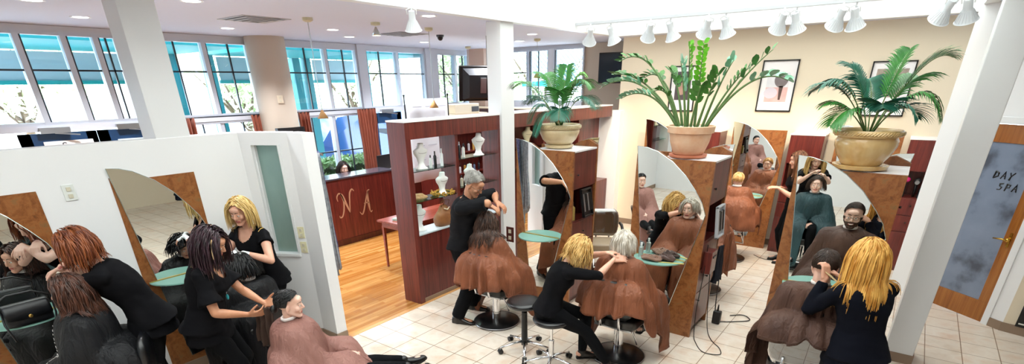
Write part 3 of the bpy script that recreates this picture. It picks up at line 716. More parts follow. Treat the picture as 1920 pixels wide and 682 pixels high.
# ================================================================== styling stations
ARC = [(-.81, 2.01), (-.70, 1.997), (-.59, 1.965), (-.42, 1.875), (-.27, 1.75), (-.15, 1.61), (-.07, 1.50), (-.02, 1.38)]
def station(loc, rotz, label, group='styling stations with curved mirrors', shelf=True, W=1.0, with_strip=True):
    t = thing('styling_station', label, 'styling station', loc, rotz, group)
    S = lambda pl: [(x*W, z) for x, z in pl]
    M().prism(S([(-.345, 0), (0, 0), (0, 1.9), (-.46, 1.9), (-.345, .2)][:3]+[(-.455, 1.9), (-.30, .9), (-.345, 0)]), (0, .03, 0), (0, 0, 0)).build('panel', rust, t)
    M().prism(S([(-.81, 0), (-.35, 0), (-.305, .9), (-.46, 1.9), (-.58, 1.965), (-.69, 1.985), (-.81, 1.93)]), (0, .03, 0), (0, 0, 0)).build('side_panel', rust, t)
    mp = S([(-.58, .16), (-.31, .18)]+list(reversed(ARC)))
    mm = M().prism(mp, (0, .006, 0), (0, -.009, 0)).build('mirror', mirror, t)
    M().tube([(x, -.006, z) for x, z in S(list(ARC)+[(-.31, .18), (-.58, .16)])], .0042, 5, closed=True).build('mirror_edge', mat('mirror_bevel', '#c9d6d2', .15, metal=.8), mm)
    if shelf:
        g = M(); c = (-.44*W, -.009); r = .275
        pts = [(c[0]+r*math.cos(a), c[1]-.003-r*.98*math.sin(a)) for a in [PI*i/24 for i in range(25)]]
        g.prism(pts, (0, 0, .012), (0, 0, .855), (1, 0, 0), (0, 1, 0)); q = g.build('glass_shelf', frost, t)
        M().box((c[0]-r, -.022, .867), (c[0]+r, -.010, .875)).build('shelf_rail', mat('brass_strip', '#b9a05a', .35, metal=.6), q)
        for s in (-1, 1): M().tube([(c[0]+s*.15, -.01, .80), (c[0]+s*.15, -.12, .853)], .006).build('shelf_bracket', chrome, t)
    return t
for x, who in ((-3.04, 'beside the white centre column, reflecting the grey-haired man'), (-1.46, 'under the big terracotta pot, with the folded brown towels'), (.055, 'by the right column, showing the bearded client')):
    station((x, 5.24, 0), 0, 'rust laminate station with curved mirror %s' % who)
for x, who in ((-3.04, 'nearest the white centre column'), (-1.46, 'behind the terracotta pot'), (.055, 'behind the glazed bowl')):
    station((x-.81, 5.83, 0), PI, 'rust curved station facing away, its tip showing above the cabinet %s' % who, 'stations facing the back wall')
station((-1.58, 9.30, 0), 0, 'far rust station on the back wall with the blond boy in front'); station((-.08, 9.3, 0), 0, 'far rust station on the back wall half hidden by the glazed palm bowl')
station((-3.1, 9.3, 0), 0, 'far rust station on the back wall mostly hidden behind the terracotta pot')
station((-5.325, 2.13, 0), PI/2, 'rust station on the left half wall, mirror showing a blonde stylist from behind', 'stations on the left half wall', W=.83); bpy.context.view_layer.update()
station((-5.325, .97, 0), PI/2, 'rust station cut by the left edge of the photo, handbag on its shelf', 'stations on the left half wall', W=.83)
for o in list(bpy.data.objects):
    if o.name.startswith('glass_shelf') and o.parent and abs(o.parent.rotation_euler.z-PI/2) < .01: o.location.z = .12
    if o.name.startswith('shelf_bracket') and o.parent and abs(o.parent.rotation_euler.z-PI/2) < .01: o.location.z = .12

# ------------------------------------------------------------------ cabinets between the stations
knob_m = mat('knob_dark', '#171312', .3)
def knob(p, par, n=(1, 0, 0)):
    n = V(n); M().tube([V(p), V(p)+n*.012, V(p)+n*.014, V(p)+n*.026], [.005, .005, .011, .009], 12).build('knob', knob_m, par, smooth=True)
def island(x, label, rw=.52):
    """cabinet sandwiched between two stations; doors on its +X end"""
    t = thing('storage_cabinet', label, 'cabinet', (x, 5.27, 0), 0, 'cabinets behind the mirrors')
    m = M(); m.box((-rw, 0, 1.46), (-.012, .53, 1.885)); m.box((-rw, 0, .08), (-.012, .53, 1.08)); m.box((-rw, 0, 1.08), (-.02, .018, 1.46)); m.box((-rw, .512, 1.08), (-.02, .53, 1.46)); m.box((-rw, .018, 1.08), (-rw+.02, .512, 1.46)); m.box((-rw+.05, .03, 0), (-.05, .5, .08))
    m.build('body', dwood, t); M().box((-rw-.02, .001, 1.885), (.01, .529, 1.905)).build('top', whitetop, t, bevel=.002)
    d = M().box((-.012, .004, 1.475), (.006, .526, 1.88)).build('door', dwood, t, bevel=.002); knob((.006, .08, 1.63), d)
    for z0, z1 in ((.80, 1.06), (.52, .79)):
        d = M().box((-.012, .004, z0), (.006, .526, z1)).build('drawer', dwood, t, bevel=.002); knob((.006, .26, (z0+z1)/2), d)
    d = M().box((-.012, .004, .1), (.006, .526, .51)).build('door', dwood, t, bevel=.002); knob((.006, .08, .42), d)
    return t
island(-3.05, 'mahogany cabinet with white top under the leftmost palm bowl'); island(-1.47, 'mahogany cabinet with white top under the terracotta pot'); island(.045, 'mahogany cabinet with white top under the glazed palm bowl')
def tallcab(x0, x1, label, z1=1.85, y0=9.2, niche=(1.07, 1.43)):
    t = thing('tall_cabinet', label, 'cabinet', ((x0+x1)/2, y0, 0), 0, 'tall cabinets on the back wall'); w = (x1-x0)/2
    m = M(); m.box((-w, .01, 0), (w, .40, niche[0])); m.box((-w, .01, niche[1]), (w, .40, z1)); m.box((-w, .01, niche[0]), (-w+.018, .40, niche[1])); m.box((w-.018, .01, niche[0]), (w, .40, niche[1])); m.box((-w, .36, niche[0]), (w, .40, niche[1])); m.build('body', dwood, t)
    M().box((-w-.01, -.005, z1), (w+.01, .40, z1+.018)).build('top', whitetop, t)
    d = M().box((-w+.005, -.008, niche[1]+.01), (w-.005, .01, z1-.005)).build('door', dwood, t, bevel=.002)
    for a, b in ((niche[0]-.24, niche[0]-.01), (niche[0]-.48, niche[0]-.25)):
        d = M().box((-w+.005, -.008, a), (w-.005, .01, b)).build('drawer', dwood, t, bevel=.002); knob((0, -.008, (a+b)/2+.02), d, (0, -1, 0))
    d = M().box((-w+.005, -.008, .06), (w-.005, .01, niche[0]-.49)).build('door', dwood, t, bevel=.002); knob((w-.06, -.008, .5), d, (0, -1, 0))
    return t
tallcab(0, .455, 'mahogany cabinet between the glazed palm bowl and right column, pink brush in its niche')
tallcab(-1.5, -1.04, 'mahogany cabinet behind the brown-haired stylist'); tallcab(-3.02, -2.56, 'mahogany cabinet directly behind the terracotta pot')

# ------------------------------------------------------------------ divider of display shelves
t = thing('display_divider', 'long mahogany partition with open glass display shelves beside the wooden floor', 'shelving', (-4.79, 4.17, 0))
m = M(); m.box((-.15, 0, 0), (.15, .08, 2.23)); m.box((-.148, .08, 2.04), (.148, 5.2, 2.228)); m.box((-.15, .85, .9), (.13, .90, 2.05)); m.box((-.13, .03, 0), (.13, 5.2, .90)); m.box((-.15, 1.72, .9), (.15, 1.76, 2.05)); m.box((-.15, 2.1, .9), (-.11, 5.2, 2.05)); m.box((-.15, 2.9, .9), (.13, 2.94, 2.05)); m.box((-.15, 4.0, .9), (.13, 4.04, 2.05))
m.build('body', dwood, t)
M().box((-.156, -.006, 2.225), (.156, 5.2, 2.245)).build('top', whitetop, t); M().box((-.14, .08, .895), (.14, 1.72, .912)).build('ledge', mat('ledge_pale', '#c6d2d8', .25), t)
M().box((.13, .03, .0), (.142, 5.2, .055)).build('kick_rail', base_m, t)
for a, b, zs in ((.08, .85, (1.30, 1.66)), (.90, 1.72, (1.35, 1.72)), (1.76, 2.9, (1.4, 1.72))):
    for z in zs: M().box((-.13, a+.01, z), (.12, b-.01, z+.01)).build('glass_shelf', shelf_g, t)
# wall boards the products sit against on the far side of the first bays are open; far side shelving unit behind
# ------------------------------------------------------------------ reception desk
t = thing('reception_desk', 'mahogany reception desk with large tan initials N A on its front', 'desk', (-7.8, 4.9, 0))
m = M(); m.box((-.10, 0, 0), (0, 1.70, 1.15)); m.box((-.72, .02, 0), (-.10, .08, 1.12)); m.box((-.72, 1.62, 0), (-.1, 1.68, 1.12)); m.box((-.70, .02, .72), (-.1, 1.68, .76)); m.build('body', dwood, t)
M().box((-.42, -.03, 1.15), (.03, 1.73, 1.18)).build('counter', mat('counter_grey', '#4a4650', .2), t, bevel=.004)
M().box((0, -.0, 0), (.015, 1.70, .10)).build('plinth', wood_mat('plinth', '#2d0d0c', '#40140f', '#551e18'), t)
tm = mat('inlay_tan', '#b98a6c', .5)
def script_letter(name, strokes, o, sc_, par):
    m = M()
    for st, wd in strokes:
        P = [V((0, o[0]+x*sc_, o[1]+z*sc_)) for x, z in st]
        # catmull-rom
        Q = []; n_ = len(P)
        for i in range(n_-1):
            p0, p1, p2, p3 = P[max(i-1, 0)], P[i], P[i+1], P[min(i+2, n_-1)]
            for k in range(6):
                f = k/6; Q.append(.5*((2*p1)+(p2-p0)*f+(2*p0-5*p1+4*p2-p3)*f*f+(3*p1-p0-3*p2+p3)*f**3))
        Q.append(P[-1]); L_ = len(Q); rr = [max(.003, 1.7*wd*sc_*(.35+.65*math.sin(PI*min(1, max(0, i/(L_-1)))))) for i in range(L_)]
        vs = []; 
        for i, q in enumerate(Q):
            d = (Q[min(i+1, L_-1)]-Q[max(i-1, 0)]).normalized(); a = V((1, 0, 0)).cross(d).normalized()*rr[i]
            vs += [q-a, q+a, q-a+V((.006, 0, 0)), q+a+V((.006, 0, 0))]
        fs = []
        for i in range(L_-1):
            b = i*4; fs += [(b+2, b+3, b+7, b+6), (b, b+4, b+5, b+1), (b, b+2, b+6, b+4), (b+1, b+5, b+7, b+3)]
        m.add(vs, fs)
    return m.build(name, tm, par)
script_letter('letter', [([(.02, .62), (.0, .78), (.10, .90), (.20, .84), (.27, .6), (.24, .3), (.14, .04), (.02, .0), (.01, .08)], .018), ([(.16, .88), (.25, .80), (.36, .5), (.50, .12)], .030), ([(.50, .12), (.54, .5), (.60, .85), (.72, .98), (.80, .90)], .018)], (.40, .50), .46, t)
script_letter('letter', [([(-.05, .10), (.05, -.02), (.16, .10), (.32, .5), (.50, .92), (.60, .96)], .018), ([(.48, .95), (.46, .6), (.48, .3), (.50, .06)], .030), ([(.50, .06), (.56, .0), (.62, .06)], .014), ([(.22, .42), (.38, .44), (.54, .42)], .014)], (.86, .48), .42, t)
# shelving behind/left of the desk and the low return counter on its right
t = thing('side_counter', 'low glass fronted counter left of the reception desk', 'counter', (-7.75, 4.3, 0))
m = M(); m.box((-.5, 0, 0), (0, .5, .45)); m.box((-.5, 0, .45), (-.46, .5, 1.08)); m.box((-.5, .46, .45), (0, .5, 1.08)); m.build('body', dwood, t); M().box((-.52, -.02, 1.08), (.02, .52, 1.12)).build('top', whitetop, t); M().box((-.44, .02, .76), (-.02, .45, .77)).build('glass_shelf', shelf_g, t); M().box((-.012, 0, .45), (-.004, .46, 1.08)).build('glass_front', pane_g, t)
t = thing('return_counter', 'mahogany counter with white top right of the reception desk', 'counter', (-7.95, 6.62, 0))
m = M(); m.box((-.5, 0, 0), (0, 1.6, 1.0)); m.build('body', dwood, t); M().box((-.55, -.0, 1.0), (.04, 1.64, 1.03)).build('top', whitetop, t); M().box((.0, .02, .80), (.012, 1.56, .92)).build('lattice_strip', mat('lattice_cream', '#b9a89a', .5, noise_=(60, '#4a322b', (1, 1, 1))), t)
# tall wall-units beyond divider, seen through bays and above it
t = thing('retail_shelving', 'tall mahogany retail shelving against the far windows, seen over the divider', 'shelving', (-6.6, 9.55, 0))
m = M(); m.box((-2.0, 0, 0), (1.0, .35, .3)); m.box((-2.0, .3, 0), (1.0, .35, 2.12)); 
for x in (-2, -1, 0, .97): m.box((x-.015, 0, 0), (x+.015, .35, 2.12))
for z in (.7, 1.1, 1.5, 2.1): m.box((-2, 0, z), (1.0, .33, z+.025))
m.build('body', dwood, t); M().box((-2.02, -.02, 2.125), (1.02, .37, 2.15)).build('top', mat('top_cream', '#d9c8ae', .4), t)
t = thing('retail_cabinet', 'mahogany cabinet with pale top under the big ceiling television', 'cabinet', (-7.2, 7.0, 0))
m = M(); m.box((-.25, 0, 0), (.0, 1.5, 2.08)); m.box((0, 0, 0), (.2, .04, 2.08)); m.box((0, 1.46, 0), (.2, 1.5, 2.08)); m.box((0, .04, 2.04), (.2, 1.46, 2.08))
for z in (.6, 1.0, 1.4, 1.75): m.box((0, .04, z), (.2, 1.46, z+.02))
m.build('body', dwood, t); M().box((-.27, -.02, 2.08), (.22, 1.52, 2.11)).build('top', mat('top_cream', '#d9c8ae', .4), t)
# ------------------------------------------------------------------ small wooden table
t = thing('side_table', 'small mahogany table with tapered legs on the wooden floor', 'table', (-5.95, 5.5, 0))
red = wood_mat('cherry_wood', '#5a1d10', '#7b2d18', '#934025', axis='y')
M().box((-.30, -.62, .73), (.34, .9, .76)).build('tabletop', red, t, bevel=.004); M().box((-.26, -.56, .64), (.30, .84, .73)).build('apron', red, t)
for x, y in ((-.25, -.54), (.29, -.54), (-.25, .82), (.29, .82)): M().loft([[V((x+a*r_, y+b*r_, z)) for a, b in ((-1, -1), (1, -1), (1, 1), (-1, 1))] for r_, z in ((.013, 0), (.022, .66))]).build('leg', red, t)

# ================================================================== potted plants
def pot(name, label, loc, prof, m_, saucer, soilz, soilr, rope=None, cat='potted plant', sm=None, n=48):
    t = thing(name, label, cat, loc); M().lathe(prof, n=n).build('pot', m_, t, smooth=True, auto=50)
    M().lathe(saucer, n=n).build('saucer', sm or m_, t, smooth=True, auto=50)
    M().lathe([(0, soilz), (soilr*.6, soilz+.006), (soilr, soilz)], n=32).build('soil', mat('potting_soil', '#2a1d15', .95, noise_=(40, '#4a3626', (1, 1, 1)), bump=(50, .8, .02)), t)
    if rope:
        z, r_ = rope; m = M()
        for i in range(64):
            a = 2*PI*i/64; p = V((r_*math.cos(a), r_*math.sin(a), z)); tg = V((-math.sin(a), math.cos(a), 0)); m.capsule(p-tg*.011-V((0, 0, .008)), p+tg*.011+V((0, 0, .008)), .0085, .0085, 6)
        m.build('rope_band', m_, t, smooth=True)
    return t
glz = mat('glazed_cream_stoneware', '#c9b083', .28, noise_=(7, '#dccba4', (1, 1, .5)), coat=.4); glz2 = mat('glazed_honey_stoneware', '#c99d5c', .2, noise_=(6, '#dcbf8a', (1, 1, .5)), coat=.6); terra = mat('terracotta', '#d9a683', .8, noise_=(9, '#e3bfa0', (1, 1, 1)), bump=(30, .3, .004)); terra_r = mat('terracotta_red', '#c47a5c', .6)
def leafmat(name, a, b): return mat(name, a, .38, noise_=(14, b, (1, 1, 1)), spec=.5)
lf_g = leafmat('palm_leaf', '#2c6b2c', '#3f8a35'); lf_b = leafmat('palm_leaf_dark', '#1f5a45', '#2f7560'); lf_y = leafmat('palm_leaf_bright', '#4f9a36', '#7cb84a'); stem_m = mat('palm_stem', '#5c7a3c', .5)
def bez(p0, p1, p2, n):
    return [p0*(1-t)**2+p1*2*t*(1-t)+p2*t*t for t in [i/n for i in range(n+1)]]
def frond(par, base, tip, lift, m_, nl=15, ll=.20, wl=.014, start=.42, droop=.5, seed=0, roll=0):
    rnd = random.Random(seed); base, tip = V(base), V(tip); mid = base.lerp(tip, .55)+V((0, 0, lift)); P = bez(base, mid, tip, 26)
    rs = M(); rs.tube(P, [.006*(1-.75*i/26) for i in range(27)], 6); st = rs.build('frond', stem_m, par, smooth=True)
    m = M(); up = V((0, 0, 1))
    for i in range(nl):
        f = start+(1-start)*i/(nl-1); k = f*26; i0 = min(int(k), 25); p = P[i0].lerp(P[i0+1], k-i0); d = (P[min(i0+1, 26)]-P[i0]).normalized()
        s_ = d.cross(up); s_ = s_.normalized() if s_.length > .1 else V((1, 0, 0)); nrm = s_.cross(d).normalized(); env = math.sin(PI*min(1, .18+.80*(f-start)/(1-start)))**.6
        for s in (-1, 1):
            L = ll*env*rnd.uniform(.88, 1.08); a = s_*s*math.cos(roll*s)+nrm*math.sin(roll*s); dd = (d*.62+a*.85+nrm*.18).normalized(); q0 = p; pts = [q0]; N_ = 5
            for j in range(N_):
                dd = (dd+V((0, 0, -1))*droop*.16*(j+.3)).normalized(); q0 = q0+dd*L/N_; pts.append(q0)
            wv = [wl*x for x in (.35, .9, 1.0, .8, .45, .03)]; vs = []; fn = d.cross(dd).normalized()
            side = (pts[-1]-pts[0]).cross(nrm).normalized()
            for j, q in enumerate(pts): vs += [q-side*wv[j]+nrm*wv[j]*.35, q, q+side*wv[j]+nrm*wv[j]*.35]
            fs = []
            for j in range(N_):
                b = j*3; fs += [(b, b+1, b+4, b+3), (b+1, b+2, b+5, b+4)]
            m.add(vs, fs)
    m.build('leaflets', m_, st, smooth=True, fix=False); return st
# palm 1 over the first cabinet
p1 = pot('potted_palm', 'small palm in a cream stoneware bowl near the white centre column', (-3.38, 5.47, 1.905), [(0, .035), (.12, .035), (.15, .05), (.20, .10), (.232, .17), (.238, .20), (.228, .215), (.25, .222), (.252, .262), (.235, .27), (.222, .255), (.215, .21)], glz, [(0, 0), (.13, 0), (.165, .012), (.175, .04), (.155, .045), (.14, .034), (0, .034)], .235, .218, rope=(.243, .250))
B = V((0, 0, .24))
F1 = [((-.62, -.1, .66), .40, lf_g, .5), ((-.30, .05, .78), .35, lf_g, .5), ((.02, .1, .88), .12, lf_g, .3), ((.40, .0, .66), .42, lf_g, .7), ((.50, -.05, .45), .40, lf_b, .7), ((-.36, -.12, .28), .42, lf_b, .9), ((-.18, -.25, .16), .38, lf_b, 1.0), ((.16, -.28, .34), .30, lf_b, .7), ((.22, .12, .78), .3, lf_y, .6), ((-.05, .3, .7), .3, lf_g, .5), ((-.56, .12, .48), .36, lf_b, .7), ((.05, -.1, .62), .2, lf_g, .6)]
for i, (t_, lf, mm, dr) in enumerate(F1): frond(p1, B+V((t_[0]*.05, t_[1]*.05, 0)), t_, lf, mm, 24, .24, .0075, .34, dr, i)
# palm 3 over the third cabinet
p3 = pot('potted_palm', 'large palm in a honey glazed bowl with rope rim, nearest the right column', (-.30, 5.42, 1.905), [(0, .035), (.14, .035), (.16, .05), (.165, .07), (.20, .12), (.228, .19), (.232, .235), (.215, .265), (.245, .27), (.252, .305), (.24, .32), (.225, .30), (.215, .26)], glz2, [(0, 0), (.17, 0), (.205, .012), (.212, .04), (.19, .045), (.17, .034), (0, .034)], .28, .218, rope=(.295, .250))
B = V((0, 0, .28))
F3 = [((-.50, .02, .60), .34, lf_b, .5), ((-.28, .05, .80), .22, lf_b, .4), ((.12, .05, .90), .14, lf_g, .3), ((.40, .0, .84), .36, lf_g, .25), ((.44, -.05, .42), .46, lf_g, .8), ((.30, -.12, .42), .26, lf_b, .4), ((-.36, -.08, .50), .16, lf_g, .5), ((-.40, -.1, .66), .3, lf_b, .8), ((-.26, -.25, .36), .3, lf_g, .7), ((.06, -.2, .50), .2, lf_b, .5), ((.25, .2, .7), .25, lf_g, .5), ((-.12, .22, .7), .2, lf_b, .5)]
for i, (t_, lf, mm, dr) in enumerate(F3): frond(p3, B+V((t_[0]*.05, t_[1]*.05, 0)), t_, lf, mm, 24, .27, .0085, .34, dr, 40+i)
# arching plant with oval leaflets in the terracotta pot
p2 = pot('potted_zamioculcas', 'tall arching plant with oval leaves in the pale terracotta pot', (-1.80, 5.42, 1.905), [(0, .03), (.13, .03), (.15, .04), (.19, .15), (.205, .235), (.225, .24), (.232, .30), (.215, .305), (.205, .29), (.195, .22)], terra, [(0, 0), (.15, 0), (.182, .01), (.188, .032), (.165, .034), (.15, .026), (0, .026)], .265, .2, sm=terra_r)
zl = [leafmat('oval_leaf', '#2f6322', '#4c8a35'), leafmat('oval_leaf_blue', '#5a9a76', '#8fc4a4'), leafmat('oval_leaf_new', '#57a81e', '#7cc936')]
zst = mat('thick_green_stem', '#5c7a45', .5)
def zstem(par, base, tip, lift, m_, n=18, ls=.07, start=.45, seed=0, wd=.62, thick=.016):
    rnd = random.Random(seed); base, tip = V(base), V(tip); mid = base.lerp(tip, .5)+V((0, 0, lift)); P = bez(base, mid, tip, 24)
    st = M().tube(P, [thick*(1-.8*(i/24)**.8) for i in range(25)], 8).build('stem', zst, par, smooth=True); m = M()
    for i in range(n):
        f = start+(1-start)*i/(n-1); k = f*24; i0 = min(int(k), 23); p = P[i0].lerp(P[i0+1], k-i0); d = (P[i0+1]-P[i0]).normalized(); s_ = d.cross(V((0, 0, 1))); s_ = s_.normalized() if s_.length > .1 else V((1, 0, 0)); nn = s_.cross(d)
        s = 1 if i % 2 else -1; dd = (d*.55+s_*s*.8+nn*rnd.uniform(.1, .55)).normalized(); sd = dd.cross((nn+V((rnd.gauss(0, .3), rnd.gauss(0, .3), 0))).normalized()).normalized(); up = sd.cross(dd)
        L = ls*rnd.uniform(.8, 1.15); vs = [p]; 
        for (a, b) in ((.25, .75), (.5, 1), (.75, .8)): vs += [p+dd*L*a+sd*L*wd*b*.5+up*L*.06, p+dd*L*a-sd*L*wd*b*.5+up*L*.06, p+dd*L*a]
        vs.append(p+dd*L)
        m.add(vs, [(0, 3, 1), (0, 2, 3), (1, 3, 6, 4), (3, 2, 5, 6), (4, 6, 9, 7), (6, 5, 8, 9), (7, 9, 10), (9, 8, 10)])
    m.build('leaflets', m_, st, smooth=True, fix=False)
B = V((0, 0, .27))
for i, (t_, lf, mi, ls, n_, wd) in enumerate([((-.83, 0, .90), .52, 0, .075, 20, .5), ((-1.0, -.05, .66), .42, 1, .085, 18, .5), ((-.95, .1, .78), .30, 0, .075, 20, .5), ((-.60, .12, .74), .40, 0, .08, 16, .5), ((-.72, -.15, .55), .32, 1, .08, 16, .55), ((-.12, .0, 1.02), .1, 2, .055, 20, .62), ((.0, .05, 1.03), .05, 2, .055, 18, .62), ((-.15, -.1, .88), .1, 1, .09, 14, .75), ((.30, .05, .88), .12, 1, .085, 8, .8), ((.22, -.1, .76), .1, 0, .09, 10, .5), ((.62, .05, .95), .12, 0, .095, 7, .5), ((.80, .0, .70), .38, 1, .10, 10, .55), ((.42, .2, .82), .15, 0, .07, 14, .35), ((-.32, .1, .80), .2, 0, .07, 16, .5), ((.10, -.18, .66), .1, 0, .08, 10, .55), ((-.35, -.18, .62), .25, 0, .07, 12, .5)]):
    a = math.atan2(t_[1], t_[0]); zstem(p2, B+V((.13*math.cos(a)*min(1, abs(t_[0])*2.5), .09*math.sin(a), 0)), t_, lf, zl[mi], n_, ls*1.28, .50, 80+i, wd)
for i in range(14):
    a = i*2.4; r_ = .06+.11*((i*37) % 10)/10; M().ell((r_*math.cos(a), r_*math.sin(a)*.9, .285), (.020, .018, .016), 10, 8).build('pebble', mat('white_pebble', '#e9e2d2', .5), p2, smooth=True)

# ================================================================== pictures
def picture(x0, x1, z0, z1, label, art):
    t = thing('framed_picture', label, 'picture', ((x0+x1)/2, 9.6, (z0+z1)/2), 0, 'framed portraits on the back wall'); w, h = (x1-x0)/2, (z1-z0)/2; m = M(); f = .018
    m.box((-w, -.03, -h), (-w+f, 0, h)); m.box((w-f, -.03, -h), (w, 0, h)); m.box((-w, -.03, -h), (w, 0, -h+f)); m.box((-w, -.03, h-f), (w, 0, h)); m.build('frame', mat('frame_black', '#1b1b1d', .3), t)
    M().box((-w+f, -.012, -h+f), (w-f, -.002, h-f)).build('mat_board', mat('mat_board', '#f0eef0', .5), t); art(t, w, h); return t
def sheet(par, nm, poly, col, y, n2=None):
    M().prism(poly, (0, -.002, 0), (0, y, 0)).build(nm, mat('print_'+col, col, .6, noise_=(6, n2 or col, (1, 1, 1))), par)
def oval(cx, cz, rx, rz, n=20): return [(cx+rx*math.cos(2*PI*i/n), cz+rz*math.sin(2*PI*i/n)) for i in range(n)]
def art1(t, w, h):
    sheet(t, 'print', [(-w*.62, -h*.62), (w*.62, -h*.62), (w*.62, h*.5), (-w*.62, h*.5)], '#e5c2bf', -.012, '#d8a9a6')
    sheet(t, 'print', [(-w*.62, -h*.05), (w*.62, -h*.05), (w*.62, h*.5), (-w*.62, h*.5)], '#d5d7dd', -.0135, '#ece9ee')
    sheet(t, 'print', oval(.05, .09, .10, .11), '#6d6466', -.0155, '#8a7f80'); sheet(t, 'print', [(.03, .0), (.09, .0), (.075, -.2), (.045, -.2)], '#5b4440', -.0155)
    sheet(t, 'print', oval(-.08, -.10, .10, .08), '#d7cfdb', -.0145)
def art2(t, w, h):
    sheet(t, 'print', [(-w*.6, -h*.5), (w*.6, -h*.5), (w*.6, h*.75), (-w*.6, h*.75)], '#5d5358', -.012, '#473f45'); sheet(t, 'print', oval(-.02, .02, .085, .12), '#a98678', -.0145, '#c09c8c'); sheet(t, 'print', [(-.12, .05), (.1, .16), (.08, .2), (-.1, .2)], '#2e2a2f', -.0155)
def art3(t, w, h):
    sheet(t, 'print', [(-w*.72, -h*.3), (w*.6, -h*.3), (w*.72, h*.72), (-w*.72, h*.72)], '#86776f', -.012, '#b5a79b'); sheet(t, 'print', oval(.0, .10, .13, .10), '#c9b5a3', -.0145, '#8c7566'); sheet(t, 'print', oval(.06, .05, .10, .06), '#e2d8cf', -.0155)
    sheet(t, 'print', [(0, -.16), (.14, -.16), (.12, -.30), (.03, -.30)], '#4d423e', -.0145)
picture(-2.17, -1.65, 2.16, 2.90, 'black framed pastel pink portrait, fully visible between the two big plants', art1); picture(-3.65, -3.2, 2.14, 2.86, 'black framed dark portrait behind the arching plant', art2); picture(-.70, -.18, 2.12, 2.84, 'black framed portrait with tousled hair behind the right palm', art3)
# ================================================================== televisions
t = thing('television', 'flat black television hung from the ceiling by the far window', 'television', (-5.02, 9.95, 2.87), R(8))
M().box((-.24, -.03, -.27), (.24, .03, .27)).build('housing', blackm, t, bevel=.008); M().box((-.22, -.034, -.25), (.22, -.03, .25)).build('screen', mat('screen_dark', '#1d2b38', .08), t)
M().tube([(.31, .05, -.12), (.31, .05, .47)], .024).build('ceiling_pole', blackm, t); M().box((.02, .03, -.1), (.3, .12, .1)).build('bracket', blackm, t)
t = thing('television', 'big black television tilted down from the ceiling, seen from behind over the divider', 'television', (-6.2, 7.45, 2.62), R(0))
rt_ = Matrix.Rotation(R(-128), 4, 'Z') @ Matrix.Rotation(R(-14), 4, 'X')
def mk(a, b): q = M().box(a, b); q.v = [rt_ @ p for p in q.v]; return q
mk((-.40, -.06, -.28), (.40, .0, .28)).build('housing', blackm, t, bevel=.01); mk((-.37, -.066, -.25), (.37, -.06, .25)).build('screen', mat('screen_dark', '#1d2b38', .08), t)
q = M().loft([[V(p) for p in ((-.34, 0, -.25), (.34, 0, -.25), (.34, 0, .25), (-.34, 0, .25))], [V(p) for p in ((-.24, .09, -.2), (.24, .09, -.2), (.24, .09, .16), (-.24, .09, .16))]]); q.v = [rt_ @ p for p in q.v]; q.build('back_cover', mat('tv_back', '#2a2f36', .45), t)
q = M(); q.box((-.05, .09, -.12), (.05, .12, .12)); q.v = [rt_ @ p for p in q.v]; q.build('mounting_plate', steel, t); M().tube([(.06, .1, 0), (.06, .1, .73)], .022).build('ceiling_pole', blackm, t)

# ================================================================== ceiling fixtures
em_w = mat('lamp_white', '#ffffff', .5, emit=('#fff4e2', 6.0)); em_warm = mat('lamp_warm', '#ffe9c9', .5, emit=('#ffdca8', 9.0))
proto = None; names = ['nearest the left edge', 'above the blue entrance doors', 'cut by the top edge beside the left column', 'above the tan round column', 'over the reception desk', 'beside the second air vent', 'right of the centre column', 'cut by the top edge near the big spotlight', 'left of the far vent', 'over the divider']
for i, (x, y) in enumerate(((-7.87, 2.41), (-6.73, 1.73), (-5.76, 2.69), (-7.92, 4.09), (-7.88, 6.08), (-7.86, 7.77), (-5.44, 7.87), (-4.95, 5.0), (-7.1, 5.2), (-6.44, 8.9))):
    lab = 'round recessed ceiling light %s' % names[i]
    if proto is None:
        proto = thing('ceiling_downlight', lab, 'ceiling light', (x, y, CZ), 0, 'recessed downlights in the low ceiling')
        M().lathe([(.075, -.001), (.10, -.004), (.10, .0)], n=28).build('trim_ring', trim_m, proto); M().lathe([(0, -.003), (.075, -.003)], n=24).build('lamp', em_w, proto)
    else: dup(proto, (x, y, CZ), 0, lab)
def vent(x, y, lab, s=.30):
    t = thing('ceiling_vent', lab, 'air vent', (x, y, CZ), 0, 'square ceiling air vents'); m = M()
    for k in range(4):
        a = s*(1-k*.22); b = a-.035; z = -.006-.008*k
        for p, q in (((-a, -a), (a, -b)), ((-a, b), (a, a)), ((-a, -b), (-b, b)), ((b, -b), (a, b))): m.box((p[0], p[1], z), (q[0], q[1], z+.006))
    m.build('louvre', mat('vent_grey', '#b9bcc4', .5), t); M().box((-s, -s, -.002), (s, s, 0)).build('backing', mat('vent_dark', '#7d828c', .6), t)
vent(-6.68, 3.8, 'square grey air vent in the ceiling nearer the left column'); vent(-6.9, 6.35, 'square grey air vent in the ceiling over the divider')
def pendant(x, y, drop, lab, shade=True):
    t = thing('pendant_lamp', lab, 'pendant lamp', (x, y, CZ), 0, 'pendant lamps on thin rods'); M().lathe([(0, 0), (.06, 0), (.06, -.03), (.03, -.045), (0, -.045)], n=20).build('canopy', mat('cream_metal', '#cfc8a8', .4), t)
    M().tube([(0, 0, -.04), (0, 0, -drop)], .005, 6).build('rod', steel, t)
    M().lathe([(.012, -drop+.01), (.02, -drop-.01), (.07, -drop-.09), (.065, -drop-.09), (.01, -drop-.005)], n=24).build('shade', mat('amber_shade', '#c99a62', .4), t, smooth=True)
pendant(-6.11, 4.14, 1.02, 'small cone pendant with long rod in front of the tan round column'); pendant(-5.92, 5.96, .96, 'small cone pendant hanging above the paper banner'); pendant(-8.1, 9.3, .62, 'small cone pendant near the far corner windows'); pendant(-5.9, 8.7, .55, 'small cone pendant right of the centre column')
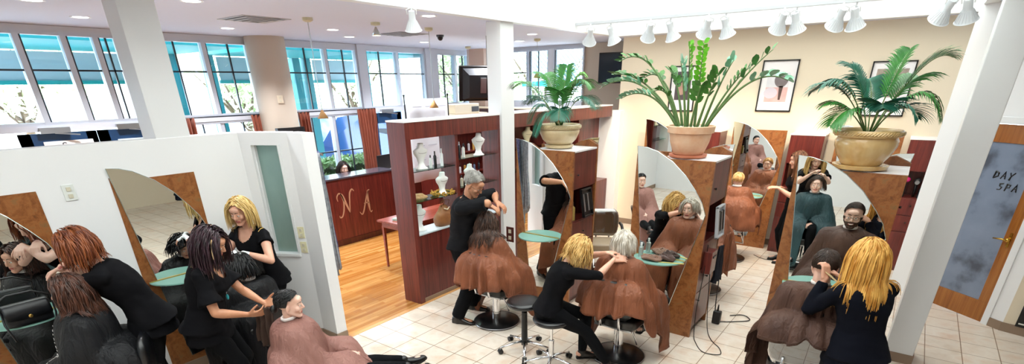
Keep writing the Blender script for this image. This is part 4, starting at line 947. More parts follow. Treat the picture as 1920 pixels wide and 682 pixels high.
t = thing('ceiling_spotlight', 'small lit spotlight on a cream ceiling base', 'spotlight', (-5.93, 5.01, CZ)); M().lathe([(0, 0), (.06, 0), (.06, -.03), (0, -.04)], n=20).build('base', mat('cream_metal', '#cfc8a8', .4), t); M().lathe([(.01, -.05), (.02, -.07), (.06, -.15), (.055, -.15), (.0, -.1)], n=20).build('shade', steel, t, smooth=True); M().lathe([(0, -.148), (.052, -.148)], n=20).build('lamp', em_warm, t)
def dome(x, y, lab, col): 
    t = thing('dome_camera', lab, 'security camera', (x, y, CZ+.003)); M().lathe([(0, 0), (.065, 0), (.06, -.03), (0, -.035)], n=24).build('base', mat('dome_base_'+col, col, .4), t); M().lathe([(.048, -.03), (.042, -.06), (.025, -.08), (0, -.086)], n=24).build('lens_cover', blackm, t, smooth=True)
dome(-6.6, 6.9, 'dark dome camera under the low ceiling beside the far vent', '#3a3f4a'); dome(-5.9, 7.4, 'beige dome camera under the low ceiling left of the centre column', '#a4957b'); dome(-6.2, 2.2, 'beige dome camera beside the top of the left column', '#b9a183')
# track with spotlights across the light well
t = thing('track_rail', 'long white lighting track across the high opening', 'lighting track', (0, 7.76, 0))
M().box((-4.54, -.02, 3.40), (.27, .02, 3.44)).build('rail', mat('rail_white', '#c9ccd1', .4), t, bevel=.003); M().box((-4.54, -.012, 3.47), (.27, .012, 3.49)).build('conduit', trim_m, t)
for x in (-4.3, -3, -1.7, -.4): M().tube([(x, 0, 3.44), (x, 0, 3.48)], .01).build('hanger', trim_m, t)
def spot(loc, tilt, az, lab, on=True, s=1.0):
    t = thing('track_spotlight', lab, 'spotlight', loc, az, 'white track spotlights'); t.scale = (s, s, s)
    M().tube([(0, 0, 0), (0, 0, -.07)], .012, 10).build('stem', trim_m, t)
    T = Matrix.Translation((0, 0, -.10)) @ Matrix.Rotation(tilt, 4, 'X')
    q = M(); q.lathe([(0, .04), (.035, .04), (.04, .02), (.042, -.05), (.05, -.07), (.075, -.12), (.095, -.165), (.108, -.175), (.104, -.178), (.09, -.165), (.06, -.11)], n=28)
    for i in range(20):
        a = 2*PI*i/20; q.tube([(.052*math.cos(a), .052*math.sin(a), -.07), (.096*math.cos(a), .096*math.sin(a), -.163)], .003, 4)
    q.v = [T @ p for p in q.v]; q.build('shade', mat('spot_white', '#d2d6da', .35), t, smooth=True, auto=45)
    q = M(); q.tube([(-.055, 0, .0), (-.06, 0, .05), (0, 0, .075), (.06, 0, .05), (.055, 0, .0)], .006, 6); q.v = [T @ p for p in q.v]; q.build('yoke', trim_m, t)
    q = M(); q.lathe([(0, -.14), (.05, -.145), (.086, -.163)], n=24); q.v = [T @ p for p in q.v]; q.build('lamp', em_warm if on else mat('lamp_off', '#e9edf0', .2), t)
    if on:
        d = (T.to_3x3() @ V((0, 0, -1))); d = Matrix.Rotation(az, 3, 'Z') @ d; p = V(loc)+Matrix.Rotation(az, 3, 'Z') @ (T @ V((0, 0, -.20)))*s
        light('track_lamp', 'SPOT', p, 60, (1, .82, .6), spot=R(75), target=p+d, size=.05)
for _x, _y in ((-7.87, 2.41), (-7.92, 4.09), (-7.88, 6.08), (-7.86, 7.77), (-5.76, 2.69), (-6.2, 5.2), (-6.0, 7.5), (-6.8, 9.2)): light('downlight_beam', 'SPOT', (_x, _y, CZ-.02), 150, (.98, .98, 1), spot=R(125), target=(_x, _y, 0), size=.08)
names = ['first from the centre column', 'second from the centre column', 'above the left side of the arching plant', 'above the bright new shoot', 'above the pink portrait, left one', 'above the pink portrait, right one', 'left one of the pair above the right palm leaves', 'right one of the pair above the right palm leaves', 'third pair from the right column, left one', 'third pair from the right column, right one', 'left one of the pair beside the right column', 'right one of the pair beside the right column']
for i, (px, on) in enumerate(((-4.28, 1), (-3.98, 0), (-3.33, 1), (-3.07, 0), (-2.53, 1), (-2.33, 0), (-1.62, 1), (-1.5, 0), (-1.0, 1), (-.88, 0), (-.02, 1), (.13, 0))):
    spot((px, 7.76+(.05 if i % 2 else -.02), 3.41), R(38 if on else -30), R(35 if on else 160), 'white bell spotlight on the track, %s' % names[i], bool(on), 1.0)
spot((-4.5, 4.3, 3.36), R(20), R(40), 'single white bell spotlight on the opening edge left of the centre column', False, .85)

# ================================================================== curtains
def curtain(y0, y1, lab, z0=.5, z1=2.2, x=XW+.16):
    m = M(); n = 60; f = []
    for j in range(n+1):
        u = j/n; y = y0+(y1-y0)*u; dx = .035*math.sin(u*PI*2*(y1-y0)/.075)+.012*math.sin(u*31)
        f.append((x+dx, y))
    vs = []; K = 12
    for k in range(K+1):
        z = z0+(z1-z0)*k/K; s = 1-.10*math.sin(PI*k/K)
        for a, b in f: vs.append((a+.008*math.sin(k*1.3+b*20), (y0+y1)/2+(b-(y0+y1)/2)*s, z))
    W_ = n+1; m.add(vs, [(k*W_+j, k*W_+j+1, (k+1)*W_+j+1, (k+1)*W_+j) for k in range(K) for j in range(n)])
    o = m.build('curtain', mat('curtain_rust', '#7d3a24', .85, sheen=.3, noise_=(30, '#93492f', (1, 1, .2))), smooth=True, fix=False); tag(o, lab, 'curtain', 'rust brown curtains'); md = o.modifiers.new('s', 'SOLIDIFY'); md.thickness = .004
    return o
curtain(3.60, 3.78, 'narrow rust curtain beside the left column'); curtain(4.68, 4.98, 'rust curtain left of the tan round column'); curtain(5.55, 5.78, 'rust curtain right of the tan round column'); curtain(6.84, 7.3, 'widest rust curtain, right of the receptionist')
tag(M().tube([(XW+.16, 3.55, 2.2), (XW+.16, 7.3, 2.2)], .01, 8).build('curtain_rod', darkframe), 'thin dark curtain rod under the upper windows', 'curtain rod')
# ================================================================== outdoors
struct('ground_outside', M().box((-45, -25, -.25), (XW-.1, 45, -.14)), mat('pale_pavement', '#cfccc6', .8, noise_=(2, '#bdb9b2', (1, 1, 1))))
struct('ground_outside', M().box((XW-.1, YB+.2, -.25), (30, 45, -.14)), mat('pale_pavement', '#cfccc6', .8))
teal = mat('teal_paint', '#0f8f92', .5); teal2 = mat('teal_paint_dark', '#0b7a86', .5)
def mk_canopy(y0, y1, lab):
    t = thing('street_canopy', lab, 'canopy', (-12, y0, 0), 0, 'teal canopies outside the windows'); L = y1-y0
    M().box((0, 0, 3.22), (2.6, L, 3.62)).build('fascia', teal, t)
    for y in (.12, L-.12): M().box((-.08, y-.09, -.14), (.1, y+.09, 3.22)).build('post', teal2, t)
    g = M(); y = .35
    while y < L-.3: g.box((0.0, y-.006, 2.76), (.012, y+.006, 3.2)); y += .06
    z = 2.76
    while z < 3.2: g.box((-.002, .3, z-.006), (.014, L-.3, z+.006)); z += .06
    g.build('mesh_screen', mat('screen_grey', '#8fa0aa', .6), t)
    M().box((.02, .3, 2.76), (.024, L-.3, 3.2)).build('screen_backing', mat('screen_sheer', '#9eb0ba', .8), t)
    M().box((-.02, .28, 2.70), (.05, L-.28, 2.76)).build('screen_rail', teal, t)
mk_canopy(-1.0, 5.05, 'long teal canopy with grey mesh screen outside the entrance'); mk_canopy(5.5, 7.7, 'teal canopy with mesh screen outside the round column'); mk_canopy(7.75, 9.7, 'teal canopy outside the reception window')
t = thing('street_canopy', 'teal slatted canopy outside the back window', 'canopy', (-7.4, 12.2, 0)); M().box((-2.0, .9, 2.55), (2.4, 1.0, 2.68)).build('fascia', teal, t); M().beam((.9, -.2, 3.6), (1.5, .9, 2.6), .16, .06).build('rafter', teal, t)
g = M()
for i in range(34): x = -1.9+i*.13; g.beam((x, -.3, 3.9), (x+.55, .95, 2.68), .05, .03)
g.build('slats', mat('slat_blue', '#7f93b5', .5), t)
def hedge(x0, y0, x1, y1, z1, lab, seed, col='#7fa35a', c2='#c9dba8', n=2600, ls=.07):
    rnd = random.Random(seed); t = thing('hedge', lab, 'hedge', ((x0+x1)/2, (y0+y1)/2, -.14)); w, d = abs(x1-x0)/2, abs(y1-y0)/2; m = M()
    for i in range(n):
        a, b, c = rnd.uniform(-1, 1), rnd.uniform(-1, 1), rnd.uniform(.02, 1); s = max(abs(a), abs(b), c)
        p = V((a/s*w*rnd.uniform(.82, 1.02), b/s*d*rnd.uniform(.86, 1.02), (c/s)*z1*rnd.uniform(.9, 1.03))); u = V((rnd.gauss(0, 1), rnd.gauss(0, 1), rnd.gauss(0, 1))).normalized(); v = u.cross(V((rnd.gauss(0, 1), rnd.gauss(0, 1), rnd.gauss(0, 1)))).normalized()
        m.add([p-u*ls, p-v*ls*.4, p+u*ls, p+v*ls*.4], [(0, 1, 2, 3)])
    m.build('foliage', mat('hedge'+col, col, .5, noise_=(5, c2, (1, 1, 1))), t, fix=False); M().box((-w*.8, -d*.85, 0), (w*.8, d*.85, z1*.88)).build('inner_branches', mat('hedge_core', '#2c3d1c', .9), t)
hedge(-10.2, 5.3, -9.7, 8.0, 1.32, 'clipped green hedge just outside the reception window', 3); hedge(-10.3, 3.3, -9.8, 5.1, 1.1, 'low hedge outside the window left of the round column', 4, n=1200)
def tree(x, y, h, r_, lab, seed, n=2600, cols=('#a9c184', '#dbe6c4')):
    rnd = random.Random(seed); t = thing('street_tree', lab, 'tree', (x, y, -.14), 0, 'street trees beyond the windows'); m = M(); m.tube([(0, 0, 0), (.05, .03, h*.3), (0, .1, h*.55)], [.14, .11, .07], 8)
    for k in range(7): a = k*.9; m.tube([(0, .05, h*.35), (r_*.5*math.cos(a), r_*.5*math.sin(a), h*.62), (r_*.8*math.cos(a), r_*.8*math.sin(a), h*.75)], [.06, .035, .01], 6)
    m.build('trunk', mat('bark', '#5b4a3a', .9), t, smooth=True); m = M()
    bl = [(V((rnd.uniform(-.6, .6)*r_, rnd.uniform(-.6, .6)*r_, h*rnd.uniform(.45, .9))), r_*rnd.uniform(.35, .6)) for _ in range(9)]
    for i in range(n):
        c, q = rnd.choice(bl); u = V((rnd.gauss(0, 1), rnd.gauss(0, 1), rnd.gauss(0, 1))).normalized(); p = c+u*q*rnd.uniform(.6, 1); a = V((rnd.gauss(0, 1), rnd.gauss(0, 1), rnd.gauss(0, 1))).normalized(); b = a.cross(u).normalized() if a.cross(u).length > .01 else V((1, 0, 0)); s = .10
        m.add([p-a*s, p-b*s*.5, p+a*s, p+b*s*.5], [(0, 1, 2, 3)])
    m.build('foliage', mat('tree_leaf'+cols[0], cols[0], .6, noise_=(1.5, cols[1], (1, 1, 1))), t, fix=False)
for i, (x, y, h, r_, lab) in enumerate(((-17.5, 9.0, 4.2, 1.5, 'street tree seen left of the round column'), (-18.5, 14, 5, 2.0, 'street tree seen above the receptionist'), (-17.0, 19.5, 5, 2.2, 'street tree filling the corner windows'), (-11.5, 17.5, 5, 2.2, 'street tree beyond the corner of the room'), (-6.0, 16.5, 4.2, 2.0, 'street tree beyond the back window'), (-20, 4, 5, 1.8, 'distant street tree near the entrance'))): tree(x, y, h, r_, lab, 10+i)
def car(loc, rz, col, lab, L=4.6, Hh=1.7):
    t = thing('parked_car', lab, 'car', loc, rz, 'cars parked in the street'); pm = mat('car_'+col, col, .25, coat=.8); gl = mat('car_glass', '#11202c', .08)
    prof = [(-2.3, .35), (-2.28, .8), (-2.1, .98), (-1.35, 1.05), (-.75, 1.62), (.2, 1.72), (1.5, 1.70), (2.05, 1.1), (2.28, 1.0), (2.3, .4), (2.0, .3), (-2.0, .3)]
    rings = [[V((x*L/4.6, y*(1 if z < 1.08 else .84), z*Hh/1.72)) for x, z in prof] for y in (-.88, -.85, .85, .88)]; rings[0] = [V((p.x*.98, p.y*.98, p.z)) for p in rings[0]]
    M().loft(rings).build('car_body', pm, t, bevel=.03)
    m = M()
    for s in (-1, 1):
        m.prism([(-1.15, 1.12), (-.68, 1.52), (.2, 1.62), (.2, 1.12)], (0, .02*s, 0), (0, .765*s, 0)); m.prism([(.28, 1.12), (.28, 1.62), (1.35, 1.58), (1.75, 1.14)], (0, .02*s, 0), (0, .765*s, 0))
    m.build('side_windows', gl, t)
    for x in (-1.4, 1.4):
        for s in (-1, 1):
            wz = M(); wz.tube([(x, s*.72, .33), (x, s*.93, .33)], .33, 24); w_ = wz.build('wheel', mat('tyre', '#16171a', .7), t); q = M(); q.tube([(x, s*.925, .33), (x, s*.94, .33)], .2, 20); q.build('hubcap', steel, w_)
    for s in (-1, 1): M().ell((-2.22, s*.62, .78), (.06, .16, .09), 12, 8).build('headlight', mat('headlight', '#dfe7ec', .1), t, smooth=True)
    M().box((-2.34, -.7, .42), (-2.2, .7, .52)).build('bumper', mat('bumper', '#202329', .5), t)
car((-13.6, 10.2, -.14), R(80), '#123a6e', 'dark blue van parked beyond the hedge behind the receptionist', 5.0, 2.1); car((-14.0, 4.4, -.14), R(85), '#1d5f8f', 'blue car parked outside left of the round column'); car((-14.5, 16.2, -.14), R(85), '#2a4c78', 'blue car glimpsed through the door beside the banner')
for i, (x0, y0, y1, z1, col, lab) in enumerate(((-24, 0, 9, 4.2, '#d8cfc9', 'brick building across the street at the left'), (-24, 10, 22, 3.6, '#a9b3bd', 'pale building across the street behind the blue van'))):
    t = thing('street_building', lab, 'building', (x0, (y0+y1)/2, -.14)); w_ = (y1-y0)/2; M().box((-3, -w_, 0), (0, w_, z1)).build('wall', mat('facade_%d' % i, col, .8, noise_=(3, '#c7bdb6' if i == 0 else '#c3cad1', (1, 1, 1))), t); M().box((-3.1, -w_-.1, z1), (.15, w_+.1, z1+.2)).build('cornice', trim_m, t)
    k = -w_+.8
    while k < w_-1: q = M().box((0, k, .9), (.06, k+1.1, 2.6)).build('window', trim_m, t); M().box((.06, k+.08, .98), (.07, k+1.02, 2.52)).build('pane', mat('street_pane', '#aebbc6', .2), q); k += 1.9

# ================================================================== day spa door
t = thing('spa_door', 'oak framed frosted glass door lettered day spa', 'door', DS, math.atan2(DD.y, DD.x)); oak = wood_mat('door_oak', '#7a4717', '#96591f', '#a86a2c', axis='z', rough=.3)
x0, x1 = .01, .885
m = M(); m.box((x0, .0, .005), (x1, .045, .24)); m.box((x0, 0, 1.96), (x1, .045, 2.145)); m.box((x0, 0, .24), (x0+.11, .045, 1.96)); m.box((x1-.12, 0, .24), (x1, .045, 1.96)); m.build('door_frame', oak, t, bevel=.003)
gm = NT('frosted_blue_glass'); nz = gm.n('ShaderNodeTexNoise', i_Scale=2.6, i_Detail=5.0); gm.l(gm.coord((1, 1, 1)), nz.inputs['Vector']); gm.l(gm.ramp(nz.outputs[0], [(.33, '#4b5260'), (.46, '#7a879d'), (.75, '#8693aa')]), gm.b.inputs['Base Color']); gm.b.inputs['Roughness'].default_value = .35
M().box((x0+.11, .015, .24), (x1-.12, .03, 1.96)).build('frosted_pane', gm.m, t)
def scrawl(ch, ox, oz, s, par):
    G = {'D': [[(0, 0), (.05, 1)], [(0, 1.02), (.5, .8), (.55, .35), (0, 0)]], 'A': [[(0, 0), (.35, 1.05), (.6, 0)], [(.12, .42), (.55, .45)]], 'Y': [[(0, 1), (.28, .5), (.65, 1.05)], [(.28, .5), (.2, -.05)]], 'S': [[(.55, .95), (.1, .85), (.15, .55), (.5, .4), (.4, .05), (0, .02)]], 'P': [[(.05, -.05), (.12, 1)], [(.0, .95), (.55, .85), (.5, .5), (.1, .42)]]}[ch]
    m = M()
    for st in G: m.tube([(ox+a*s+b*s*.12, -.001+.014, oz+b*s) for a, b in st], [.006, .009, .006, .008, .005, .006][:len(st)], 6)
    m.build('letter', blackm, par)
for k, c_ in enumerate('DAY'): scrawl(c_, .42+.074*k, 1.59, .074, t)
for k, c_ in enumerate('SPA'): scrawl(c_, .50+.074*k, 1.475, .074, t)
h = M(); h.tube([(x1-.06, -.04, .98), (x1-.06, .0, .98)], .02, 12); h.tube([(x1-.06, -.05, .98), (x1-.10, -.055, .985), (x1-.19, -.05, .975)], [.011, .01, .008], 10); h.build('door_handle', mat('brass', '#c9a24a', .2, metal=1), t, smooth=True)
M().box((x1-.07, -.006, .9), (x1-.045, .0, 1.06)).build('lock_plate', mat('brass', '#c9a24a', .2, metal=1), t)
# dark poster low on the right wall
PW = V((.96, -.28, 0)).normalized(); PO = DS+DD*1.09
t = thing('wall_poster', 'black poster with gold shapes low on the far right wall', 'poster', PO+V((0, -.02, 0)), math.atan2(PW.y, PW.x)); M().box((.10, -.012, .10), (.72, .004, .85)).build('board', blackm, t)
gold = mat('gold_ink', '#d59b2a', .4)
for p in ([(.14, .3), (.24, .38), (.2, .24)], [(.26, .28), (.42, .42), (.40, .24)], [(.2, .5), (.34, .62), (.30, .46)], [(.45, .5), (.6, .66), (.58, .42)], [(.2, .72), (.5, .78), (.4, .68)]): M().prism(p, (0, -.003, 0), (0, -.012, 0)).build('gold_shape', gold, t)
M().box((.12, -.014, .13), (.3, -.012, .145)).build('caption_line', mat('ink_white', '#e8e6df', .5), t)
# plates and switches
def plate(name, lab, p, rz, w_, h_, col='#e9e6d8', kind='switch', group=None):
    t = thing(name, lab, kind, p, rz, group); M().box((-w_/2, -.008, -h_/2), (w_/2, 0, h_/2)).build('plate', mat('plate_'+col, col, .4), t, bevel=.002)
    for s in (-1, 1): M().box((-w_*.18, -.014, s*h_*.22-h_*.12), (w_*.18, -.008, s*h_*.22+h_*.12)).build('socket' if kind == 'outlet' else 'rocker', mat('plate_face', '#cfc9b4', .4), t)
plate('wall_outlet', 'pale outlet on the left half wall between the two mirrors', (-5.33, 1.17, 1.86), PI/2, .08, .125, '#dfe3e0', 'outlet')
sa = math.atan2(AD.y, AD.x); 
for z, l_ in ((1.22, 'upper cream light switch right of the frosted window'), (1.06, 'lower cream light switch right of the frosted window')): plate('light_switch', l_, A0+AD*.47+V((0, 0, z)), sa, .07, .12, '#e2dcb8')
plate('wall_outlet', 'small mahogany outlet box low beside the first station', (-3.97, 5.25, .80), 0, .12, .2, '#4a1a16', 'outlet')
plate('thermostat', 'cream thermostat on the tan round column', (-8.52, 5.02, 2.43), R(70), .09, .12, '#d8cdb8', 'thermostat')
tag(M().box((-8.58, 4.86, 1.86), (-8.5, 5.36, 1.99)).build('dark_shelf', blackm), 'narrow black ledge on the tan round column', 'ledge')
# ================================================================== chairs and stools
def rbox(m, c, h, r=.04, n=5, T=None):
    """softly rounded cushion block: superellipse rings"""
    rs = []; c = V(c); K = 8
    for i in range(K+1):
        t = -1+2*i/K; s = (1-abs(t)**6)**(1/3) if abs(t) < 1 else .72
        s = .80+.20*s if 0 < i < K else .80
        rs.append([(T @ q if T else q) for q in ring(c+V((0, 0, h[2]*t)), V((1, 0, 0)), V((0, 1, 0)), h[0]*s, h[1]*s, 28, 4.5)])
    m.loft(rs); return m
def salon_chair(loc, a, seat, lab, cover=False, arms=True, base=True, foot=True, beige=False, back=True):
    """hydraulic chair facing heading a"""
    t = thing('salon_chair', lab, 'chair', (loc[0], loc[1], 0), a-PI/2, 'hydraulic salon chairs')
    vin = mat('beige_vinyl', '#a08c74', .4) if beige else black_v
    if base:
        M().lathe([(0, .0), (.272, .0), (.278, .012), (.262, .026), (.13, .036), (.06, .05), (0, .05)], n=48).build('base', mat('base_black', '#141416', .3, spec=.6), t, smooth=True, auto=40); M().lathe([(.276, .012), (.281, .018), (.276, .024)], n=48).build('base_rim', steel, t, smooth=True)
        M().lathe([(.052, .045), (.052, .14), (.046, .145), (.044, seat-.14), (.07, seat-.13), (.07, seat-.08), (0, seat-.08)], n=28).build('column', chrome, t, smooth=True, auto=40)
        M().tube([(.05, -.03, seat-.13), (.17, -.06, seat-.15), (.21, -.02, seat-.30)], .008, 8).build('pump_lever', chrome, t, smooth=True)
    q = M(); rbox(q, (0, .02, seat-.045), (.235, .235, .055)); q.build('seat', vin, t, smooth=True); M().box((-.2, -.18, seat-.115), (.2, .2, seat-.095)).build('seat_plate', steel, t)
    if back:
        T = Matrix.Translation((0, -.235, seat+.22)) @ Matrix.Rotation(R(8), 4, 'X'); q = M()
        rs = []
        for i in range(9):
            z = -.20+.40*i/8; w_ = .225*(1-.22*abs(z/.20)**3); rs.append([T @ p for p in ring(V((0, -.02*(1-(z/.23)**2), z)), V((1, 0, 0)), V((0, 1, 0)), w_*(.86 if i in (0, 8) else 1), .040 if 0 < i < 8 else .02, 24, 3.5)])
        q.loft(rs); q.build('backrest', vin, t, smooth=True)
        for s in (-1, 1): M().tube([(s*.1, -.12, seat-.1), (s*.1, -.25, seat-.07), (s*.1, -.28, seat+.1)], .014, 8).build('back_support', chrome, t, smooth=True)
    if arms:
        for s in (-1, 1):
            M().tube([(s*.25, -.2, seat+.22), (s*.262, -.05, seat+.225), (s*.262, .12, seat+.205), (s*.255, .17, seat+.16)], .022, 10, flat=1.2).build('armrest', black_v, t, smooth=True)
            M().tube([(s*.255, .14, seat+.19), (s*.26, .16, seat+.05), (s*.24, .1, seat-.07), (s*.2, -.02, seat-.1)], .011, 8).build('arm_frame', chrome, t, smooth=True)
    if foot: 
        q = M(); q.tube([(-.14, .2, seat-.10), (-.14, .34, .22), (-.14, .40, .17), (.14, .40, .17), (.14, .34, .22), (.14, .2, seat-.10)], .010, 8); q.build('footrest', chrome, t, smooth=True)
    if cover:
        T = Matrix.Translation((0, -.235, seat+.22)) @ Matrix.Rotation(R(8), 4, 'X'); q = M(); rs = []
        for i in range(9):
            z = -.195+.40*i/8; w_ = .232*(1-.20*abs(z/.20)**3); rs.append([T @ p for p in ring(V((0, -.02*(1-(z/.23)**2), z)), V((1, 0, 0)), V((0, 1, 0)), w_*(.86 if i == 8 else 1), .048 if i < 8 else .02, 24, 3.5)])
        q.loft(rs); q.build('plastic_cover', glass_m('clear_plastic', (.9, .9, .9, 1), .9), t, smooth=True)
    return t
def stool(loc, rz, h, lab, metal=True):
    t = thing('rolling_stool', lab, 'stool', (loc[0], loc[1], 0), rz, 'black rolling stools')
    M().lathe([(0, h-.055), (.15, h-.055), (.178, h-.045), (.188, h-.02), (.18, h-.004), (.14, h+.006), (0, h+.002)], n=44).build('seat', black_v, t, smooth=True)
    if metal: M().tube([(0, 0, .10), (0, 0, .3), (0, 0, .301), (0, 0, h-.05)], [.028, .028, .014, .014], 20).build('column', chrome, t, smooth=True, auto=40)
    else: M().tube([(0, 0, .07), (0, 0, .15), (0, 0, h-.13), (0, 0, h-.12), (0, 0, h-.05)], [.034, .034, .030, .018, .018], 20).build('column', blackm, t, smooth=True, auto=40)
    for k in range(5):
        a = 2*PI*k/5; d = V((math.cos(a), math.sin(a), 0)); l = M().tube([d*.02+V((0, 0, .115)), d*.15+V((0, 0, .095)), d*.27+V((0, 0, .068))], [.020, .017, .013], 8, flat=.7).build('leg', chrome, t, smooth=True)
        q = M(); s = d.cross(V((0, 0, 1))); 
        for o in (-1, 1): q.tube([d*.27+s*o*.006+V((0, 0, .028)), d*.27+s*o*.024+V((0, 0, .028))], .027, 16)
        q.build('caster', blackm, l); M().tube([d*.27+V((0, 0, .068)), d*.27+V((0, 0, .035))], .008).build('caster_stem', steel, l)
    M().tube([(.02, 0, h-.07), (.13, .08, h-.085), (.16, .1, h-.09)], [.005, .005, .011], 8).build('height_lever', blackm, t, smooth=True)
    return t
UP = PI/2
salon_chair((-3.50, 4.33), UP, .50, 'salon chair of the client with long wet dark hair'); salon_chair((-1.93, 4.40), UP, .50, 'salon chair of the client with the silver bob')
salon_chair((-.28, 4.30), UP, .55, 'salon chair of the bearded client with clear plastic over its back', cover=True)
salon_chair((-4.54, 2.09), R(185), .40, 'low salon chair under the black haired client being coloured'); salon_chair((-3.54, 2.0), R(58), .34, 'low salon chair under the client in the mauve cape'); salon_chair((-4.56, .86), R(242), .48, 'salon chair under the client in the black lettered cape')
salon_chair((-1.95, 8.42), UP, .60, 'salon chair of the blond boy at the far station'); salon_chair((-.95, 1.82), R(85), .48, 'salon chair of the client in the dark green cape, seen only in a mirror')
salon_chair((-3.35, 6.75), R(-60), .46, 'empty black and beige salon chair with clear plastic on its back, behind the silver bob', cover=True, beige=True)
salon_chair((-3.25, 8.15), R(-60), .46, 'farther empty salon chair half hidden by the side of the towel station', beige=False)
stool((-2.80, 3.93), .3, .58, 'free black stool with chunky black column in front of the first client', metal=False); stool((-2.38, 3.80), .1, .55, 'black stool with chrome column under the seated blonde stylist')
stool((-2.75, 2.0), .2, .55, 'black stool standing out of frame, seen only in a mirror')
# ================================================================== people
blk = mat('black_jersey', '#0a0a0e', .9, spec=.15, bump=(120, .15, .002)); blk2 = mat('black_cotton', '#090a0d', .9, spec=.15, bump=(90, .15, .002)); navy = mat('navy_black_knit', '#080b16', .9, spec=.15, bump=(120, .15, .002)); char = mat('charcoal_shirt', '#0f1014', .85, spec=.2)
def capem(name, a, b, rough=.6):
    if name in MATS: return MATS[name]
    t = NT(name); n1 = t.n('ShaderNodeTexNoise', i_Scale=3.2, i_Detail=3.0); t.l(t.coord(), n1.inputs['Vector']); t.l(t.ramp(n1.outputs[0], [(.35, a), (.65, b)]), t.b.inputs['Base Color'])
    n2 = t.n('ShaderNodeTexNoise', i_Scale=9.0, i_Detail=4.0, i_Distortion=2.2); t.l(t.coord((1.8, 1.8, .40)), n2.inputs['Vector']); t.bump(n2.outputs[0], .6, .03)
    t.b.inputs['Roughness'].default_value = rough; t.b.inputs['Specular IOR Level'].default_value = .3; MATS[name] = t.m; return t.m
brownc = capem('cape_copper_brown', '#74442e', '#93593e', .48); mauve = capem('cape_mauve_brown', '#80574e', '#9a6f66'); blackc = capem('cape_black', '#0c0d10', '#15161a', .55); greenc = capem('cape_dark_green', '#1d3236', '#2a454a', .5); brownd = capem('cape_dull_brown', '#46302a', '#5a3f33')
FAIR = ('skin_fair', '#d39a80', '#e2b098'); TAN = ('skin_warm', '#c08463', '#cf9878'); PALE = ('skin_pale', '#dfb09b', '#ebc4b2')
SEATF = lambda x, y, a, d=.36, w_=.10, z=.26: [(x+math.cos(a)*d-math.sin(a)*-w_*-1*-1, y+math.sin(a)*d, z), (x+math.cos(a)*d, y+math.sin(a)*d, z)]
def seat_pose(x, y, a, pz, fwd=.40, z=.26, lap=.26):
    f = V((math.cos(a), math.sin(a), 0)); r_ = V((math.sin(a), -math.cos(a), 0)); p = V((x, y, 0))
    return dict(feet=[p+f*fwd-r_*.1+V((0, 0, z)), p+f*fwd+r_*.1+V((0, 0, z))], hands=[p+f*lap-r_*.06+V((0, 0, pz+.12)), p+f*lap+r_*.06+V((0, 0, pz+.12))], pole=((-.8, -.4, -.2), (.8, -.4, -.2)), hnor=((0, 0, -1), (0, 0, -1)))
def chair_cols(seat, dy=.1, arms=True, w_=.17, rb=.15):
    c = []
    for z in (.02, .10, .18, .26): c.append((V((-w_+.02, dy-.19-z*.1, seat+z)), V((w_-.02, dy-.19-z*.1, seat+z)), rb, rb))
    for y in (-.2, -.1, 0, .1, .2): c.append((V((-.26, dy+y, seat+.16)), V((.26, dy+y, seat+.16)), .075, .075))
    for s in (-1, 1):
        for z in (.05, .14): c.append((V((s*.22, dy-.2, seat+z)), V((s*.22, dy+.16, seat+z-.01)), .11, .11))
    return c
# 1 grey-haired man
P1 = person('grey-haired man in dark clothes and glasses styling the client with wet dark hair', (-3.88, 4.22), R(22), 1.80, True, pz=.95, lean=(.03, .09), head=(-14, -30, 0),
    hands=[(-3.60, 4.50, 1.41), (-3.60, 4.36, 1.40)], pole=((-1, .2, .1), (1, .2, .25)), hdir=((.8, .2, -.5), (.8, .3, -.45)), hnor=((0, 0, -1), (0, 0, -1)), feet=[(-3.98, 4.45, .085), (-3.86, 4.03, .085)], kpole=(0, 1, 0), skin_=TAN, top=dict(mat=char, sleeve=.95, collar=1, loose=.022, t0=-.14, fold=.010, cuff=.012), legs=dict(mat=blk2, len=1.0, wide=.022, off=.018, fold=.008), shoe='#1b1715', brow='#5d5751')
hair(P1, '#8d8a85', '#c4c2bd', .05, 900, .016, .03, r0=.0036, stiff=.86, seed=1, jit=.14); glasses(P1)
w_ = P1.arms[1][2]; d_ = (P1.arms[1][1]-w_).normalized(); a_, b_ = frame(d_); M().tube([w_+d_*.03+(a_*math.cos(i*PI/10)+b_*math.sin(i*PI/10))*.034 for i in range(20)], .007, 8, closed=True, flat=1.6).build('watch', blackm, P1.root, smooth=True)
# 2 client with wet dark hair
a = UP; P2 = person('client with long wet dark brown hair seen from behind in a copper brown cape', (-3.50, 4.24), a, 1.64, pz=.58, lean=(-.02, -.02), head=(4, -10, -6), **seat_pose(-3.5, 4.24, a, .58), skin_=FAIR, top=dict(mat=blk), legs=dict(mat=blk2), vox=.0075)
hair(P2, '#2a1a14', '#51372a', .37, 420, .014, 0, r0=.0055, wave=.005, seed=2, stiff=.6, jit=.14, over=.055); cape(P2, brownc, seated_cols(P2, extra=chair_cols(.50)), .72, 2, 13, .06, .12, front=1.45, back=.84, side_l=.06)
